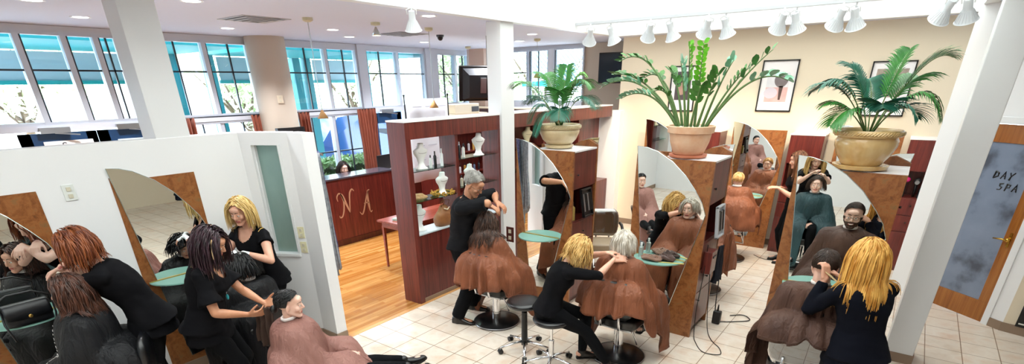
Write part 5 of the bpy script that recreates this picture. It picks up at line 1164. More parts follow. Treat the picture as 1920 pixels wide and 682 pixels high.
# 3 blonde stylist on the stool
P3 = person('blonde stylist in black sitting on a stool, leaning to the silver bob', (-2.42, 3.82), R(42), 1.60, pz=.645, lean=(.0, .16), head=(-8, -38, -8), hands=[(-2.02, 4.16, 1.17), (-1.93, 4.14, 1.13)], pole=((-.9, -.1, -.3), (.9, -.1, -.55)), hdir=((.8, .5, .1), (.75, .6, .05)), hnor=((0, 0, -1), (-.3, .5, -.6)),
    feet=[(-2.17, 4.06, .13), (-1.87, 4.03, .10)], kpole=(0, 1, .9), skin_=FAIR, top=dict(mat=blk, sleeve=1.05, loose=.004, neck=.07, fold=.006, t0=-.10), legs=dict(mat=blk2, len=.99, off=.008, fold=.003), shoe='#17120f')
hair(P3, '#b98a45', '#e6c07c', .26, 460, .022, .01, r0=.006, wave=.005, seed=3, stiff=.62, jit=.2)
# 4 silver bob
P4 = person('client with a silver blonde bob seen from behind in a copper brown cape', (-1.93, 4.31), a, 1.60, pz=.60, lean=(.0, .0), head=(0, -4, 0), **seat_pose(-1.93, 4.31, a, .60), skin_=PALE, top=dict(mat=blk), legs=dict(mat=blk2), vox=.0075)
hair(P4, '#a39787', '#ddd6cb', .145, 560, .014, 0, r0=.0055, seed=4, stiff=.62, jit=.1, fringe=.3); cape(P4, brownc, seated_cols(P4, extra=chair_cols(.50)), .73, 5, 13, .06, .10, front=1.45, back=.80, side_l=.08)
# 5 bearded client
P5 = person('bearded client with glasses smiling at the mirror in a brown cape', (-.28, 4.22), a, 1.76, True, pz=.65, lean=(.0, .02), head=(0, -2, 0), **seat_pose(-.28, 4.22, a, .65), skin_=PALE, top=dict(mat=char), legs=dict(mat=blk2), beard='#5b4030', brow='#33231a', mouth='smile')
hair(P5, '#2b1d16', '#3d2a20', .030, 900, .004, .02, r0=.0034, seed=5, stiff=.9, jit=.10); glasses(P5); cape(P5, brownd, seated_cols(P5, extra=chair_cols(.55, rb=.175)), .72, 8, 13, .06, .18, front=1.5, back=.66, side_l=.06)
# 6 blonde stylist at the right
P6 = person('stylist with long straight golden hair in a navy top, seen from behind at the right', (.06, 4.02), R(122), 1.66, pz=.86, lean=(-.03, .06), head=(12, -14, 0), hands=[(-.25, 4.09, 1.31), (-.15, 4.17, 1.30)], pole=((-.1, -.5, -1), (.8, -.2, -.7)), hdir=((-.15, .25, .85), (-.6, .3, .3)), hnor=((-.5, .4, 0), (-.3, -.3, -.5)), skin_=FAIR, top=dict(mat=navy, sleeve=1.9, loose=.012, neck=.07, t0=-.16, skirt=.12, hem=.02), legs=dict(mat=blk2), curl=(1.1, 1.1))
hair(P6, '#b87a28', '#e9b65f', .46, 620, .02, 0, r0=.0062, seed=6, stiff=.62, jit=.1, wave=.0008)
# 7 dark purple haired stylist
P7 = person('stylist with dark plum hair in a black top holding a brown cape, centre left', (-4.32, 1.52), R(50), 1.71, pz=.87, lean=(.02, .12), head=(-4, -22, 6), hands=[(-3.98, 1.86, .98), (-3.98, 1.72, .93)], pole=((-.7, -.2, -.8), (.7, -.3, -.8)), hdir=((.85, .5, .15), (.8, .55, .15)), hnor=((.3, -.4, .4), (-.3, .4, .4)), skin_=TAN, top=dict(mat=blk, sleeve=.75, loose=.022, neck=.10, ndeep=1.35, t0=-.18, skirt=.16, hem=.03, cuff=.03, fold=.009), legs=dict(mat=blk2), curl=(.7, .7))
hair(P7, '#160b10', '#3a1f2b', .30, 540, .03, .02, r0=.0062, seed=7, wave=.002, stiff=.64, jit=.18, tips=.05)
c_ = M(); nn = [P7.N+P7.rt*x+P7.fw*y+P7.up*z for x, y, z in ((-.06, .01, .0), (-.055, .09, -.05), (-.02, .135, -.16), (0, .145, -.24), (.02, .135, -.16), (.055, .09, -.05), (.06, .01, 0))]; c_.tube(nn, .0028, 6); c_.build('necklace', steel, P7.root); M().ell(nn[3]-V((0, 0, .03)), (.011, .011, .024), 12, 8).build('pendant', mat('turquoise', '#1f9aa6', .3), P7.root, smooth=True)
# 8 gloved blonde
P8 = person('blonde stylist in a black top and white gloves colouring dark hair', (-4.90, 2.40), R(285), 1.71, pz=.91, lean=(.0, .11), head=(14, -14, 0), hands=[(-4.72, 2.12, 1.22), (-4.80, 2.08, 1.22)], pole=((-.9, -.2, -.4), (.9, -.2, -.4)), hdir=((.2, -.6, -.4), (.3, -.7, -.4)), hnor=((0, 0, -1), (0, 0, -1)), skin_=FAIR, gloves=True, top=dict(mat=blk, sleeve=.35, loose=.01, neck=.10, ndeep=1.2, t0=-.14, skirt=.1), legs=dict(mat=blk2), curl=(.8, .8))
hair(P8, '#c09a55', '#ecd08f', .25, 460, .02, 0, r0=.006, seed=8, stiff=.62, jit=.14)
for s in (0, 1):
    q = M(); e_ = P8.SJ[s]; u_ = P8.up; q.tube([e_+u_*.055-P8.fw*.03, e_+u_*.062, e_+u_*.05+P8.fw*.04], .004, 6); q.build('gold_zip', mat('gold_zip', '#c8a45a', .3, metal=.9), P8.shirt)
# 9 client being coloured
a = R(185); P9 = person('client with tousled black hair under the gloved stylist in a black cape', (-4.62, 2.08), a, 1.56, pz=.48, lean=(.0, .03), head=(0, -18, 0), **seat_pose(-4.62, 2.08, a, .48, z=.16), skin_=FAIR, top=dict(mat=blk), legs=dict(mat=blk2), vox=.008)
hair(P9, '#08080a', '#17171b', .17, 520, .035, .02, r0=.006, seed=9, stiff=.7, jit=.6, wave=.004); cape(P9, blackc, seated_cols(P9, extra=chair_cols(.40)), .80, 9, 8, .03, .1, front=1.4)
# 10 mauve cape
a = R(58); P10 = person('client with sleek black hair in profile, mauve cape, legs stretched forward', (-3.58, 1.92), a, 1.60, pz=.43, lean=(.0, -.07), head=(-10, -2, 0), hands=[(-3.42, 2.18, .58), (-3.34, 2.10, .58)], feet=[(-3.02, 2.62, .42), (-2.90, 2.58, .42)], kpole=(0, .3, 1), skin_=PALE, top=dict(mat=blk), legs=dict(mat=blk2, len=.98), fdir=((.55, .70, .35), (.62, .68, .30)), shoe='#111113')
hair(P10, '#060607', '#131316', .045, 620, .005, .0, r0=.0046, seed=10, stiff=.8, jit=.05, gravity=(0, -.85, -.5)); M().ell(P10.Hm @ V((0, -.122, -.03)), (.034, .030, .034), 16, 12).build('hair_bun', hair_mat('hair#060607#131316', '#060607', '#131316'), P10.root, smooth=True)
cape(P10, mauve, seated_cols(P10, extra=chair_cols(.34)), .78, 11, 9, .035, .1, front=2.0)
# 11 redhead
P11 = person('auburn-haired stylist in black bending over the client in the lettered cape', (-4.60, 1.22), R(246), 1.72, pz=.95, lean=(.0, .20), head=(4, -26, 8), hands=[(-4.88, .93, 1.44), (-4.80, .84, 1.42)], pole=((-.55, -.1, -.35), (.9, -.1, -.4)), hdir=((-.6, -.4, -.3), (-.6, -.4, -.3)), hnor=((0, 0, -1), (0, 0, -1)), skin_=PALE, top=dict(mat=blk, sleeve=.38, loose=.012, neck=.085, t0=-.16, skirt=.13, hem=.02), legs=dict(mat=blk2), curl=(.9, .8))
hair(P11, '#5c2713', '#8f4e28', .24, 480, .028, .0, r0=.0062, seed=11, wave=.003, stiff=.64, jit=.2)
# 12 lettered cape
a = R(242); P12 = person('client with shoulder-length brown hair in a black lettered cape, lower left', (-4.60, .84), a, 1.68, pz=.62, lean=(.0, .02), head=(0, -4, 0), **seat_pose(-4.60, .84, a, .62), skin_=FAIR, top=dict(mat=blk), legs=dict(mat=blk2), vox=.0065)
hair(P12, '#2e1911', '#573122', .27, 480, .022, .0, r0=.006, seed=12, wave=.003, stiff=.62, jit=.18, over=.05); violet = mat('violet_trim', '#4b2a7a', .5)
cape(P12, blackc, seated_cols(P12, extra=chair_cols(.48)), .86, 12, 8, .03, .12, trim=violet, front=1.4, side_l=.1)
# 13 blond boy
a = UP; P13 = person('blond boy seen from behind in a copper brown cape at the far station', (-1.95, 8.32), a, 1.34, pz=.72, lean=(0, 0), head=(0, 0, 0), **seat_pose(-1.95, 8.32, a, .72, .32, .4, .2), skin_=PALE, top=dict(mat=blk), legs=dict(mat=blk2), vox=.008)
hair(P13, '#b98a50', '#e2bd83', .055, 480, .012, .02, r0=.005, seed=13, stiff=.8, jit=.2); cape(P13, brownc, seated_cols(P13, extra=chair_cols(.60)), .66, 13, 10, .022, .08, front=1.3)
# 14 brown-haired stylist
P14 = person('stylist with long brown hair reaching out beside the far mahogany cabinet', (-1.16, 8.72), R(205), 1.66, pz=.90, lean=(0, .06), head=(0, -10, 0), hands=[(-1.42, 8.50, 1.17), (-1.40, 8.66, 1.15)], hdir=((-.8, -.3, 0), (-.8, -.3, 0)), skin_=FAIR, top=dict(mat=blk, sleeve=.4, loose=.012), legs=dict(mat=blk2), vox=.0075)
hair(P14, '#4a2c1c', '#7d5238', .38, 400, .018, .0, r0=.006, seed=14, stiff=.64, jit=.15)
# 15 receptionist
P15 = person('receptionist with long dark hair seated behind the initialled desk', (-8.45, 5.97), R(-12), 1.62, pz=.58, head=(0, -8, 0), **seat_pose(-8.45, 5.97, R(-12), .58, .35, .085, .22), skin_=PALE, top=dict(mat=blk, sleeve=.9), legs=dict(mat=blk2), vox=.0075)
hair(P15, '#140e0d', '#2b1c19', .38, 380, .014, .0, r0=.006, seed=15, stiff=.64, jit=.1); salon_chair((-8.5, 5.97), R(-12), .49, 'black chair under the receptionist behind the desk', base=True, foot=False)
# 16, 17 pair seen in the right mirror only
a = R(85); P16 = person('client in a dark green cape seen reflected in the right mirror', (-.95, 1.72), a, 1.62, pz=.58, head=(0, 0, 0), **seat_pose(-.95, 1.72, a, .58), skin_=PALE, top=dict(mat=blk), legs=dict(mat=blk2), vox=.008); hair(P16, '#2b1d16', '#453024', .16, 400, .01, 0, r0=.005, seed=16, stiff=.66, jit=.12)
cape(P16, greenc, seated_cols(P16, extra=chair_cols(.48)), .86, 16, 10, .03, .1, front=1.4)
P17 = person('long haired blonde stylist in black reflected in the right mirror', (-1.12, 1.02), R(75), 1.66, lean=(0, .05), head=(0, -25, 0), hands=[(-1.08, 1.48, 1.33), (-.90, 1.48, 1.31)], skin_=PALE, top=dict(mat=blk, sleeve=.6, loose=.01), legs=dict(mat=blk2), vox=.008); hair(P17, '#a98044', '#e0bd7a', .40, 420, .018, 0, r0=.006, seed=17, stiff=.64)
# 18 client on the far side of the island
a = R(-90); P18 = person('client in a copper cape seated on the far side of the towel station', (-1.85, 6.72), a, 1.60, pz=.58, head=(0, -4, 0), **seat_pose(-1.85, 6.72, a, .58), skin_=FAIR, top=dict(mat=blk), legs=dict(mat=blk2), vox=.008)
hair(P18, '#4a2a1a', '#7a4a2f', .30, 420, .016, .0, r0=.006, seed=18, stiff=.64, jit=.15); cape(P18, brownc, seated_cols(P18, extra=chair_cols(.50)), .80, 18, 10, .03, .1)
salon_chair((-1.85, 6.80), a, .50, 'salon chair behind the towel station, only its round base in view')
# lettering running down the black cape
m = M(); rnd = random.Random(5); nA = 132; ai = int(nA*(338/360)); G = P12.grid
for i in range(15):
    f = i/14; j = 3+f*11; j0 = int(j); p = G[ai][j0].lerp(G[ai][j0+1], j-j0); d = (G[ai][j0+1]-G[ai][j0]).normalized(); s = (G[(ai+1) % nA][j0]-G[ai-1][j0]).normalized(); nn = s.cross(d).normalized()
    c0 = P12.P.lerp(P12.N, .5); nn = nn if nn.dot(p-c0) > 0 else -nn; h = .005+.011*f; p = p+nn*.006
    m.beam(p-s*h, p+s*h, .004+.003*f, .002, up=nn)
    if i % 2: m.beam(p-s*h, p-s*h+d*(.010+.006*f), .003+.002*f, .002, up=nn)
    if i % 3: m.beam(p+s*h, p+s*h+d*(.010+.006*f), .003+.002*f, .002, up=nn)
m.build('lettering', mat('letter_white', '#e6e2e0', .5), P12.cape)
# ================================================================== small things
def bust(loc, rz, s, lab, col='#f2f1ef'):
    t = thing('necklace_display', lab, 'display bust', loc, rz, 'white necklace display busts'); rs = []
    for z, a_, b_ in ((0, .075, .06), (.012, .075, .06), (.03, .05, .035), (.07, .036, .028), (.12, .05, .03), (.17, .085, .04), (.205, .095, .042), (.225, .07, .04), (.24, .04, .034), (.28, .034, .032), (.29, .03, .028)):
        rs.append(ring(V((0, .012*math.sin(z*14), z))*s, V((1, 0, 0)), V((0, 1, 0)), a_*s, b_*s, 24, 2.2))
    M().loft(rs).build('bust_form', mat('bust_'+col, col, .4), t, smooth=True)
    M().tube([V((math.sin(q)*.05, -.045-.01*math.cos(q), .215-.035*abs(math.cos(q/2))))*s for q in [-1.5+.3*i for i in range(11)]], .0022, 6).build('necklace', mat('bead_dark', '#4d3a2a', .3), t); return t
def bottle(nm, loc, h, r_, col, cap, lab, kind='bottle', group='product bottles', tr=0, neck=.4):
    t = thing(nm, lab, kind, loc, 0, group); M().lathe([(0, 0), (r_, 0), (r_, h*.68), (r_*neck, h*.78), (r_*neck, h*.82), (0, h*.82)], n=18).build('bottle_body', mat('bottle_'+col, col, .25, trans=tr), t, smooth=True, auto=40)
    M().lathe([(r_*neck*1.1, h*.80), (r_*neck*1.1, h), (0, h)], n=14).build('cap', mat('cap_'+cap, cap, .35), t, smooth=True, auto=40); return t
bust((-4.78, 4.52, 1.67), R(75), 1.05, 'white necklace bust on the upper glass shelf of the nearest divider bay'); bust((-4.74, 4.82, 1.31), R(80), 1.0, 'white necklace bust inside the yellow garland'); bust((-4.80, 4.42, .912), R(80), 1.15, 'tall white necklace bust on the pale ledge by the end post')
bust((-4.72, 5.55, 1.73), R(60), 1.0, 'curved white necklace bust on the top shelf behind the grey-haired man'); bust((-4.74, 5.36, 1.36), R(80), .95, 'white necklace bust just above the grey hair')
bust((-4.75, 6.75, 1.73), R(70), 1.0, 'cream bust seen right of the centre column below the palm', '#d9cba8')
for i, (y, z, h, c1, c2, l_) in enumerate(((4.66, 1.67, .15, '#cfd4d2', '#3b3b3b', 'small clear bottle with black cap right of the upper bust'), (4.74, 1.67, .19, '#1d1d20', '#101012', 'slim black bottle beside the clear bottle on the upper shelf'), (4.86, 1.67, .21, '#e9ecec', '#dfe3e3', 'slim white bottle at the right of the upper shelf'), (5.20, 1.73, .20, '#22252b', '#d9dadb', 'black bottle with silver cap on the second bay top shelf'), (5.28, 1.73, .17, '#e6e4df', '#222327', 'white bottle with black cap on the second bay top shelf'), (5.14, 1.36, .17, '#2b2b30', '#bdbdbf', 'dark bottle on the second bay middle shelf, left one'), (5.22, 1.36, .14, '#c4b9a5', '#26272a', 'beige bottle on the second bay middle shelf'), (5.58, 1.36, .16, '#eceded', '#c9c9c9', 'white bottle behind the grey head on the middle shelf'))):
    bottle('product_bottle', (-4.76, y, z), h, .020, c1, c2, l_)
# yellow garland
t = thing('yellow_garland', 'yellow flower garland ring on the glass shelf of the divider', 'garland', (-4.74, 4.82, 1.315)); m = M(); rnd = random.Random(2)
for i in range(170):
    q = rnd.uniform(0, 2*PI); p = V((.12*math.cos(q), .15*math.sin(q), .025))+V((rnd.gauss(0, .012), rnd.gauss(0, .012), rnd.gauss(0, .010))); m.ell(p, (.012, .012, .009), 6, 5)
m.build('blossoms', mat('blossom_yellow', '#c99a2c', .7, noise_=(40, '#8a6420', (1, 1, 1))), t); M().tube([(.12*math.cos(q), .15*math.sin(q), .018) for q in [2*PI*i/24 for i in range(24)]], .012, 6, closed=True).build('wreath', mat('wreath_green', '#5d5a22', .8), t)
# leather backpack on the ledge
def softbag(nm, lab, loc, rz, w_, d_, h_, m_, cat='bag', seed=0, top=.55, strap=True):
    t = thing(nm, lab, cat, loc, rz); rs = []
    for i in range(11):
        f = i/10; s = (.86+.22*math.sin(PI*min(1, f*1.3)))*(1-(1-top)*max(0, (f-.45)/.55)**1.4); pts = ring(V((0, 0, h_*f)), V((1, 0, 0)), V((0, 1, 0)), w_*s, d_*s, 30, 2.8)
        rs.append([p+V((noise.noise(p*14+V((seed, 0, 0)))*.012, noise.noise(p*14+V((0, seed, 0)))*.012, noise.noise(p*9)*.006)) for p in pts])
    M().loft(rs).build('bag_body', m_, t, smooth=True)
    if strap:
        for s in (-1, 1): M().tube([(s*w_*.4, -d_*top*.6, h_*.95), (s*w_*.5, -d_*.5, h_*1.22), (0, -d_*.3, h_*1.3), (-s*w_*.1, 0, h_*.98)], .006, 6, flat=.5).build('strap', m_, t, smooth=True)
    return t
tanl = mat('tan_leather', '#7d4c28', .5, noise_=(9, '#9a6537', (1, 1, 1)), bump=(40, .2, .003))
bag_ = softbag('leather_backpack', 'slouchy tan leather bag with drawstring on the divider ledge', (-4.76, 4.83, .913), R(90), .155, .085, .26, tanl, seed=3, top=.35); M().tube([(-.05, -.06, .23), (.0, -.075, .21), (.05, -.06, .235)], .008, 8).build('drawstring', mat('cord_cream', '#d8c7ae', .7), bag_)
softbag('paper_bag', 'small tan canvas bag on the tiles beside the rust station base', (-2.12, 5.02, 0), R(10), .10, .06, .15, mat('canvas_tan', '#a9865a', .8), seed=6, top=.8, strap=False)
tag(M().lathe([(0, 0), (.032, 0), (.034, .02), (.03, .09), (.0, .095)], n=16).build('spray_can', mat('white_plastic', '#e9e9ea', .4), None, (-2.16, 4.86, 0), smooth=True), 'small white container on the tiles beside the tan canvas bag', 'container')
# straw clutch, phone, cloth stack
softbag('straw_clutch', 'crumpled straw coloured clutch on the lower glass shelf near the end post', (-4.78, 4.42, 1.31), R(90), .12, .07, .07, mat('straw', '#8f6d45', .85, noise_=(30, '#b59467', (1, 1, 1))), seed=8, top=.6, strap=False)
tag(M().box((-.035, -.07, 0), (.035, .07, .009)).build('phone', blackm, None, (-6.0, 5.35, .765), .4, bevel=.003), 'black phone lying on the small mahogany table', 'phone')
tag(M().box((-.10, -.14, 0), (.10, .14, .03)).build('magazine', mat('magazine_green', '#a9c3b4', .4), None, (-5.95, 5.15, .762), .2), 'pale green magazine on the left end of the small table', 'magazine')
# banner
t = thing('paper_banner', 'white paper banner on black poles behind the divider', 'banner', (-6.35, 5.78, 0)); m = M(); K = 14
vs = [(.03*math.sin(i*.9)*(.3+.7*j/6), .92*i/K, 2.42-1.25*j/6) for j in range(7) for i in range(K+1)]; m.add(vs, [(j*(K+1)+i, j*(K+1)+i+1, (j+1)*(K+1)+i+1, (j+1)*(K+1)+i) for j in range(6) for i in range(K)])
sb = m.build('sheet', mat('paper_white', '#dfe2ea', .7), t, smooth=True, fix=False); sb.modifiers.new('s', 'SOLIDIFY').thickness = .002
for z in (2.30, 2.14, 1.72, 1.5): 
    for y in (.10, .38, .66): M().box((.036, y, z), (.038, y+.20, z+.010)).build('faint_line', mat('faint_print', '#b6bac8', .7), sb)
for y in (-.02, .94): M().tube([(0, y, 0), (0, y, 2.46)], .010, 8).build('pole', blackm, t); M().ell((0, y, 2.47), .018, 10, 8).build('finial', blackm, t)
# cream machine on top of the retail cabinet, red lantern and monitor on return counter
t = thing('label_printer', 'cream flat printer on top of the cabinet beside the centre column', 'printer', (-7.15, 7.95, 2.11)); M().box((-.15, -.35, 0), (.15, .35, .17)).build('housing', mat('cream_plastic', '#d9d2bd', .5), t, bevel=.012); M().box((.15, .12, .03), (.156, .33, .12)).build('panel', mat('panel_grey', '#4b4f55', .4), t)
t = thing('computer_monitor', 'black monitor on the counter right of the receptionist', 'monitor', (-8.25, 6.85, 1.03), R(100)); M().box((-.24, -.015, .08), (.24, .015, .36)).build('screen', blackm, t, bevel=.004); M().box((-.03, 0, 0), (.03, .03, .12)).build('stand', blackm, t); M().box((-.1, -.06, 0), (.1, .08, .012)).build('foot', blackm, t)
t = thing('red_lantern', 'small red box lantern by the entrance window', 'lantern', (-8.3, 7.5, 1.03)); M().box((-.06, -.06, .45), (.06, .06, .6)).build('shade', mat('lantern_red', '#a8252c', .4), t, bevel=.01); M().tube([(0, 0, .0), (0, 0, .45)], .008).build('stem', blackm, t)
# shelf things seen on side counter
for i, (x, y, h, c1, c2, l_) in enumerate(((-7.6, 6.9, .10, '#e7e3dc', '#bfb7a8', 'white pot on the return counter, left one'), (-7.6, 7.15, .07, '#d8c9b0', '#8c7a63', 'cream pot on the return counter, right one'))): bottle('counter_pot', (x-.55, y, 1.03), h, .045, c1, c2, l_, 'pot', 'pots on the return counter', neck=.7)
# retail products beyond
rnd = random.Random(4); cols = (('#e9e9e6', 'white'), ('#2a2c33', 'black'), ('#b78f4a', 'amber'), ('#6d7fa0', 'blue'), ('#c9c9cf', 'silver')); nmz = {.625: 'lowest', 1.025: 'second', 1.425: 'third', 1.775: 'top'}
for k, (y0, z) in enumerate(((7.15, 1.775), (7.15, 1.425), (7.15, 1.025))):
    for i in range(9):
        c1, cn = cols[(i*3+k) % 5]; y = y0+i*.145; where = 'left' if i < 3 else 'centre' if i < 6 else 'right'
        bottle('retail_bottle', (-7.08, y, {1.775: 1.77, 1.425: 1.42, 1.025: 1.02}[z]), .15+.04*((i*7+k) % 3)/2, .025, c1, '#1f2024', '%s retail bottle on the %s shelf of the cabinet under the television, %s part' % (cn, {1.775: 'top', 1.425: 'middle', 1.025: 'lower'}[z], where), group='retail bottles under the television')
# handbag on the left shelf
t = thing('handbag', 'black leather handbag with flap and strap on the left glass shelf', 'handbag', (-5.10, .60, .990), R(92)); bl = mat('black_leather', '#14161b', .38, bump=(60, .15, .002))
rs = [ring(V((0, 0, .005+.16*i/8)), V((1, 0, 0)), V((0, 1, 0)), .145*(1-.10*abs(i/8-.35)), .055*(1-.35*(i/8)**2), 28, 3.6) for i in range(9)]; M().loft(rs).build('bag_body', bl, t, smooth=True)
rs = [[V((x, -.058-.002*math.cos(x*10)+(.0 if z < .15 else .05), z)) for x in [-.135+.27*i/16 for i in range(17)]] for z in (.055, .10, .15, .168)]; fm = M()
fl_ = [[V((x, y+.0, z-(.012*(1-(x/.135)**2) if k == 0 else 0))) for x in [-.138+.276*i/16 for i in range(17)]] for k, (y, z) in enumerate(((-.062, .062), (-.060, .11), (-.045, .155), (-.01, .172), (.04, .165)))]; vs = [p for r_ in fl_ for p in r_]; fm.add(vs, [(j*17+i, j*17+i+1, (j+1)*17+i+1, (j+1)*17+i) for j in range(4) for i in range(16)])
fo = fm.build('flap', bl, t, smooth=True, fix=False); fo.modifiers.new('s', 'SOLIDIFY').thickness = .005; M().ell((0, -.068, .07), (.014, .006, .014), 14, 8).build('clasp', mat('gold_zip', '#c8a45a', .3, metal=.9), t, smooth=True)
M().tube([(-.14, 0, .13), (-.17, -.03, .20), (-.08, -.05, .255), (.06, -.05, .25), (.16, -.04, .19), (.15, -.06, .05), (.12, -.10, -.04)], .007, 8, flat=1.6).build('strap', bl, t, smooth=True)
M().tube([(-.14, 0, .13), (-.16, -.08, .05), (-.14, -.11, -.08)], .007, 8, flat=1.6).build('strap', bl, t, smooth=True)
# towels on the middle shelf
def towel(loc, lab, seed, col, r_=.09, h=.05):
    rnd = random.Random(seed); m = M(); 
    for k in range(7):
        a0 = rnd.uniform(0, 6.28); pts = []
        for i in range(12):
            q = a0+i*.45; rr = r_*(.25+.75*((k+1)/7))*(1+.25*noise.noise(V((q, k, seed)))); pts.append(V((rr*math.cos(q)*1.2, rr*math.sin(q)*.8, .018+h*rnd.uniform(.0, .6)*(1-k/8)+.010*math.sin(q*3))))
        m.tube(pts, .020, 8, flat=.75)
    me = remesh(m, .006, 3); o = bpy.data.objects.new('towel', me); me.materials.append(mat('towel_'+col, col, .95, sheen=.3, bump=(160, .5, .003))); me.polygons.foreach_set('use_smooth', [True]*len(me.polygons)); C.objects.link(o); o.location = loc; tag(o, lab, 'towel', 'brown towels on the glass shelf'); return o
towel((-1.94, 5.10, .868), 'light brown crumpled towel on the middle glass shelf', 1, '#7d5c4b'); towel((-1.80, 5.16, .868), 'dark brown crumpled towel behind the light brown one', 2, '#46302a', .07, .08)
bottle('spray_bottle', (-2.08, 5.13, .868), .16, .026, '#cfe0e0', '#e4ecec', 'clear spray bottle on the middle glass shelf beside the towels', group=None, tr=.7)
tag(M().box((-.13, -.012, 0), (.13, .012, .004)).build('comb', mat('comb_yellow', '#c9b96a', .4), None, (-1.72, 5.10, .868), .35), 'yellow comb on the middle glass shelf right of the towels', 'comb')
# niche things of the first cabinet
for y, h, r_, c1, c2, l_ in ((5.33, .17, .026, '#ecebe6', '#e2e0da', 'white pump bottle in the first cabinet niche'), (5.40, .22, .032, '#b8a25a', '#33302a', 'olive bottle in the first cabinet niche'), (5.31, .26, .018, '#1b1c20', '#1b1c20', 'slim black can at the back of the first cabinet niche')): bottle('niche_bottle', (-3.12 if h < .25 else -3.2, y, 1.08), h, r_, c1, c2, l_, group=None)
def tray(loc, rz, lab, col, n_, tilt=80, s=1.0):
    t = thing('tool_tray', lab, 'tool tray', loc, rz); T = Matrix.Rotation(R(tilt), 4, 'Y')
    def bd(nm, parts, m_, par=t): 
        q = M(); [q.box(*p) for p in parts]; q.v = [T @ (p*s) for p in q.v]; return q.build(nm, m_, par, bevel=.004)
    bd('tray_rim', [((-.17, -.12, 0), (-.15, .12, .03)), ((.15, -.12, 0), (.17, .12, .03)), ((-.17, -.12, 0), (.17, -.10, .03)), ((-.17, .10, 0), (.17, .12, .03)), ((-.17, -.12, -.004), (.17, .12, .004))], mat('tray_'+col, col, .3))
    for i in range(n_): 
        y = -.08+.16*i/(n_-1); bd('clipper', [((-.11, y-.012, .006), (.10, y+.010, .03))], blackm if i % 3 else steel)
    return t
tray((-3.02, 5.55, 1.28), 0, 'black tray of hair clips leaning out of the first cabinet niche', '#101114', 6); tray((-1.44, 5.62, 1.25), 0, 'silver framed tool tray on the side of the towel cabinet', '#c9cdd2', 6, tilt=84)
for i in range(5): 
    pass
t = thing('accessory_box', 'small mahogany box hanging open below the silver tool tray', 'box', (-1.432, 5.42, .86)); M().box((-.03, -.09, -.12), (.06, .09, .12)).build('box', dwood, t, bevel=.003); M().box((.06, -.05, .05), (.068, .05, .07)).build('pull_slot', blackm, t)
def drape(nm, lab, loc, rz, w_, h_, m_, cat='cloth', seed=0, amp=.02, n=22):
    m = M(); K = 16; vs = []
    for k in range(K+1):
        f = k/K
        for i in range(n+1):
            u = i/n-.5; vs.append((u*w_*(.55+.45*f)+.01*noise.noise(V((u*3, f*4, seed))), amp*math.sin(u*19+seed+f)*(.3+f)+.02*noise.noise(V((u*5, f*3, seed+9))), -h_*f-.04*h_*math.cos(u*9+seed)*f))
    m.add(vs, [(k*(n+1)+i, k*(n+1)+i+1, (k+1)*(n+1)+i+1, (k+1)*(n+1)+i) for k in range(K) for i in range(n)])
    o = m.build(nm, m_, None, loc, rz, smooth=True, fix=False); o.modifiers.new('s', 'SOLIDIFY').thickness = .004; return tag(o, lab, cat)
drape('black_cloth', 'black cloth hanging on the towel cabinet below the tool tray', (-1.38, 5.66, .98), R(80), .22, .42, mat('cloth_navy', '#1a1e2a', .8), seed=1); drape('brown_cloth', 'brown cape hung beside the tool tray on the towel cabinet', (-1.36, 5.86, 1.08), R(80), .24, .45, brownc, seed=4)
# cape or towel held by the plum haired stylist
drape('held_towel', 'dark brown towel held in the plum haired stylist hands', (-3.90, 1.80, .99), R(20), .26, .34, mat('towel_dark', '#3c2a22', .95, bump=(120, .4, .003)), 'towel', seed=2, amp=.03)
# comb in hand of golden haired stylist
tag(M().beam((-.26, 4.10, 1.36), (-.08, 4.13, 1.22), .03, .006).build('sectioning_comb', mat('comb_pale', '#e2cf9f', .4)), 'pale flat comb held across the short dark hair', 'comb')
# cords
def cord(nm, lab, pts, r_=.005, m_=blackm): 
    P = [V(p) for p in pts]; Q = []
    for i in range(len(P)-1):
        p0, p1, p2, p3 = P[max(i-1, 0)], P[i], P[i+1], P[min(i+2, len(P)-1)]
        for k in range(8): f = k/8; Q.append(.5*((2*p1)+(p2-p0)*f+(2*p0-5*p1+4*p2-p3)*f*f+(3*p1-p0-3*p2+p3)*f**3))
    Q.append(P[-1]); return tag(M().tube(Q, r_, 6).build(nm, m_, None, smooth=True), lab, 'cord')
cord('trailing_cord', 'black cord looping from the tool cabinet onto the tiles', [(-1.44, 5.36, 1.05), (-1.43, 5.32, .7), (-1.44, 5.30, .35), (-1.42, 5.27, .06), (-1.36, 5.16, .008), (-1.22, 4.98, .008), (-1.06, 5.02, .008), (-1.10, 5.16, .008), (-1.24, 5.32, .008), (-1.35, 5.52, .05), (-1.40, 5.55, .4), (-1.43, 5.5, .9)], .0045)
cord('appliance_cord', 'black cord curling on the tiles right of the power brick', [(-1.38, 5.80, .9), (-1.39, 5.86, .45), (-1.37, 5.84, .14), (-1.33, 5.84, .015), (-1.12, 5.98, .01), (-1.02, 6.1, .01), (-1.12, 6.2, .01), (-1.25, 6.1, .01)], .006)
cord('thin_cord', 'thin black cord on the floor before the far mahogany cabinet', [(-1.62, 8.82, .008), (-1.5, 8.72, .006), (-1.36, 8.68, .006), (-1.2, 8.8, .006), (-1.16, 9.1, .006), (-1.2, 9.19, .05)], .004)
t = thing('power_brick', 'chunky black transformer standing on the tiles by the towel cabinet', 'transformer', (-1.33, 5.80, 0)); M().box((-.045, -.035, 0), (.045, .035, .16)).build('housing', blackm, t, bevel=.012); M().tube([(0, 0, .16), (0, .0, .2), (0, .0, .24)], [.012, .01, .005], 8).build('strain_relief', blackm, t)
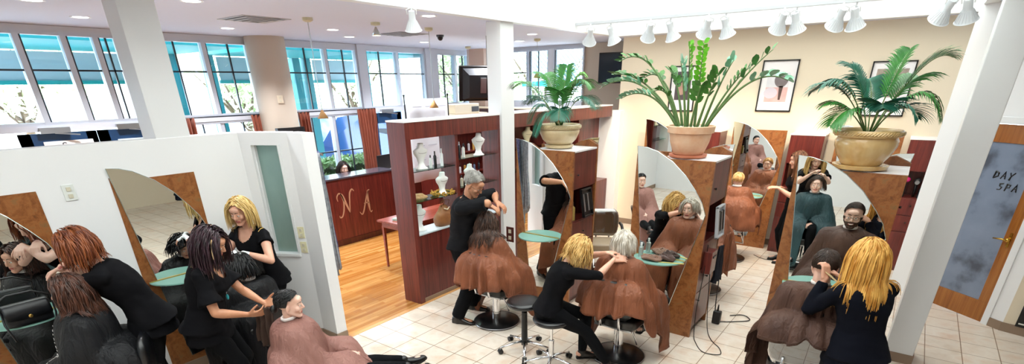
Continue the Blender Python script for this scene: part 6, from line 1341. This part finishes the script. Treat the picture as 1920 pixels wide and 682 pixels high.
# niche of the right-hand tall cabinet
t = thing('round_brush', 'magenta round brush standing in the right cabinet niche', 'hair brush', (.10, 9.28, 1.07)); M().ell((0, 0, .24), (.04, .03, .035), 14, 10).build('brush_head', mat('magenta', '#c2186b', .4), t, smooth=True); M().tube([(0, 0, 0), (0, 0, .22)], [.012, .008], 8).build('handle', blackm, t)
bottle('spray_bottle', (.36, 9.28, 1.07), .28, .035, '#8d8aa0', '#f0f0f0', 'grey spray bottle with white head in the right cabinet niche', group=None)
t = thing('hair_dryer', 'black hair dryer standing in the right cabinet niche', 'hair dryer', (.22, 9.28, 1.07)); M().tube([(0, -.07, .22), (0, .0, .23), (0, .09, .22)], [.035, .042, .036], 16).build('barrel', blackm, t, smooth=True); M().tube([(0, .03, .2), (0, .04, .0)], [.02, .017], 10).build('handle', blackm, t, smooth=True); M().tube([(0, -.07, .22), (0, -.1, .22)], [.03, .026], 12).build('nozzle', steel, t)
bottle('niche_can', (.29, 9.24, 1.07), .20, .026, '#1f2a30', '#17181b', 'dark can beside the hair dryer in the right cabinet niche', group=None)
# scarves on a rack behind the left wall
t = thing('scarf_rail', 'chrome wall rail of scarves behind the left half wall, seen in the first mirror', 'rail', (-5.42, 3.32, 0)); M().tube([(-.42, 0, 1.95), (.40, 0, 1.95)], .013, 8).build('rail', chrome, t)
for x, y in ((.33, -.45), (.05, -.55)): M().tube([(x, 0, 1.95), (x, y, 1.95)], .01, 8).build('bracket', chrome, t)
for i, (x, c1, c2, z, l_) in enumerate(((-.30, '#7fa3b8', '#a9c6d4', .75, 'light blue scarf at the left of the rack'), (-.16, '#98879a', '#b7a6b8', .9, 'mauve scarf beside the blue one'), (-.02, '#17181c', '#3b3b42', .8, 'black speckled scarf in the middle of the rack'), (.12, '#2c2a55', '#6a6a93', 1.3, 'long navy patterned scarf'), (.26, '#7b8088', '#a8adb3', 1.35, 'long pale grey scarf'), (.06, '#54606b', '#8b949c', 1.55, 'grey patterned scarf peeking past the wall end'))):
    o = drape('hanging_scarf', l_, (-5.32+x*.9, (3.32+(.06 if i % 2 else -.04)) if i < 5 else 3.18, 1.97), R(10*(i % 3)), .20, z, mat('scarf%d' % i, c1, .85, noise_=(26, c2, (1, 1, 1))), 'scarf', seed=i*3, amp=.028); o['group'] = 'scarves on the rack'
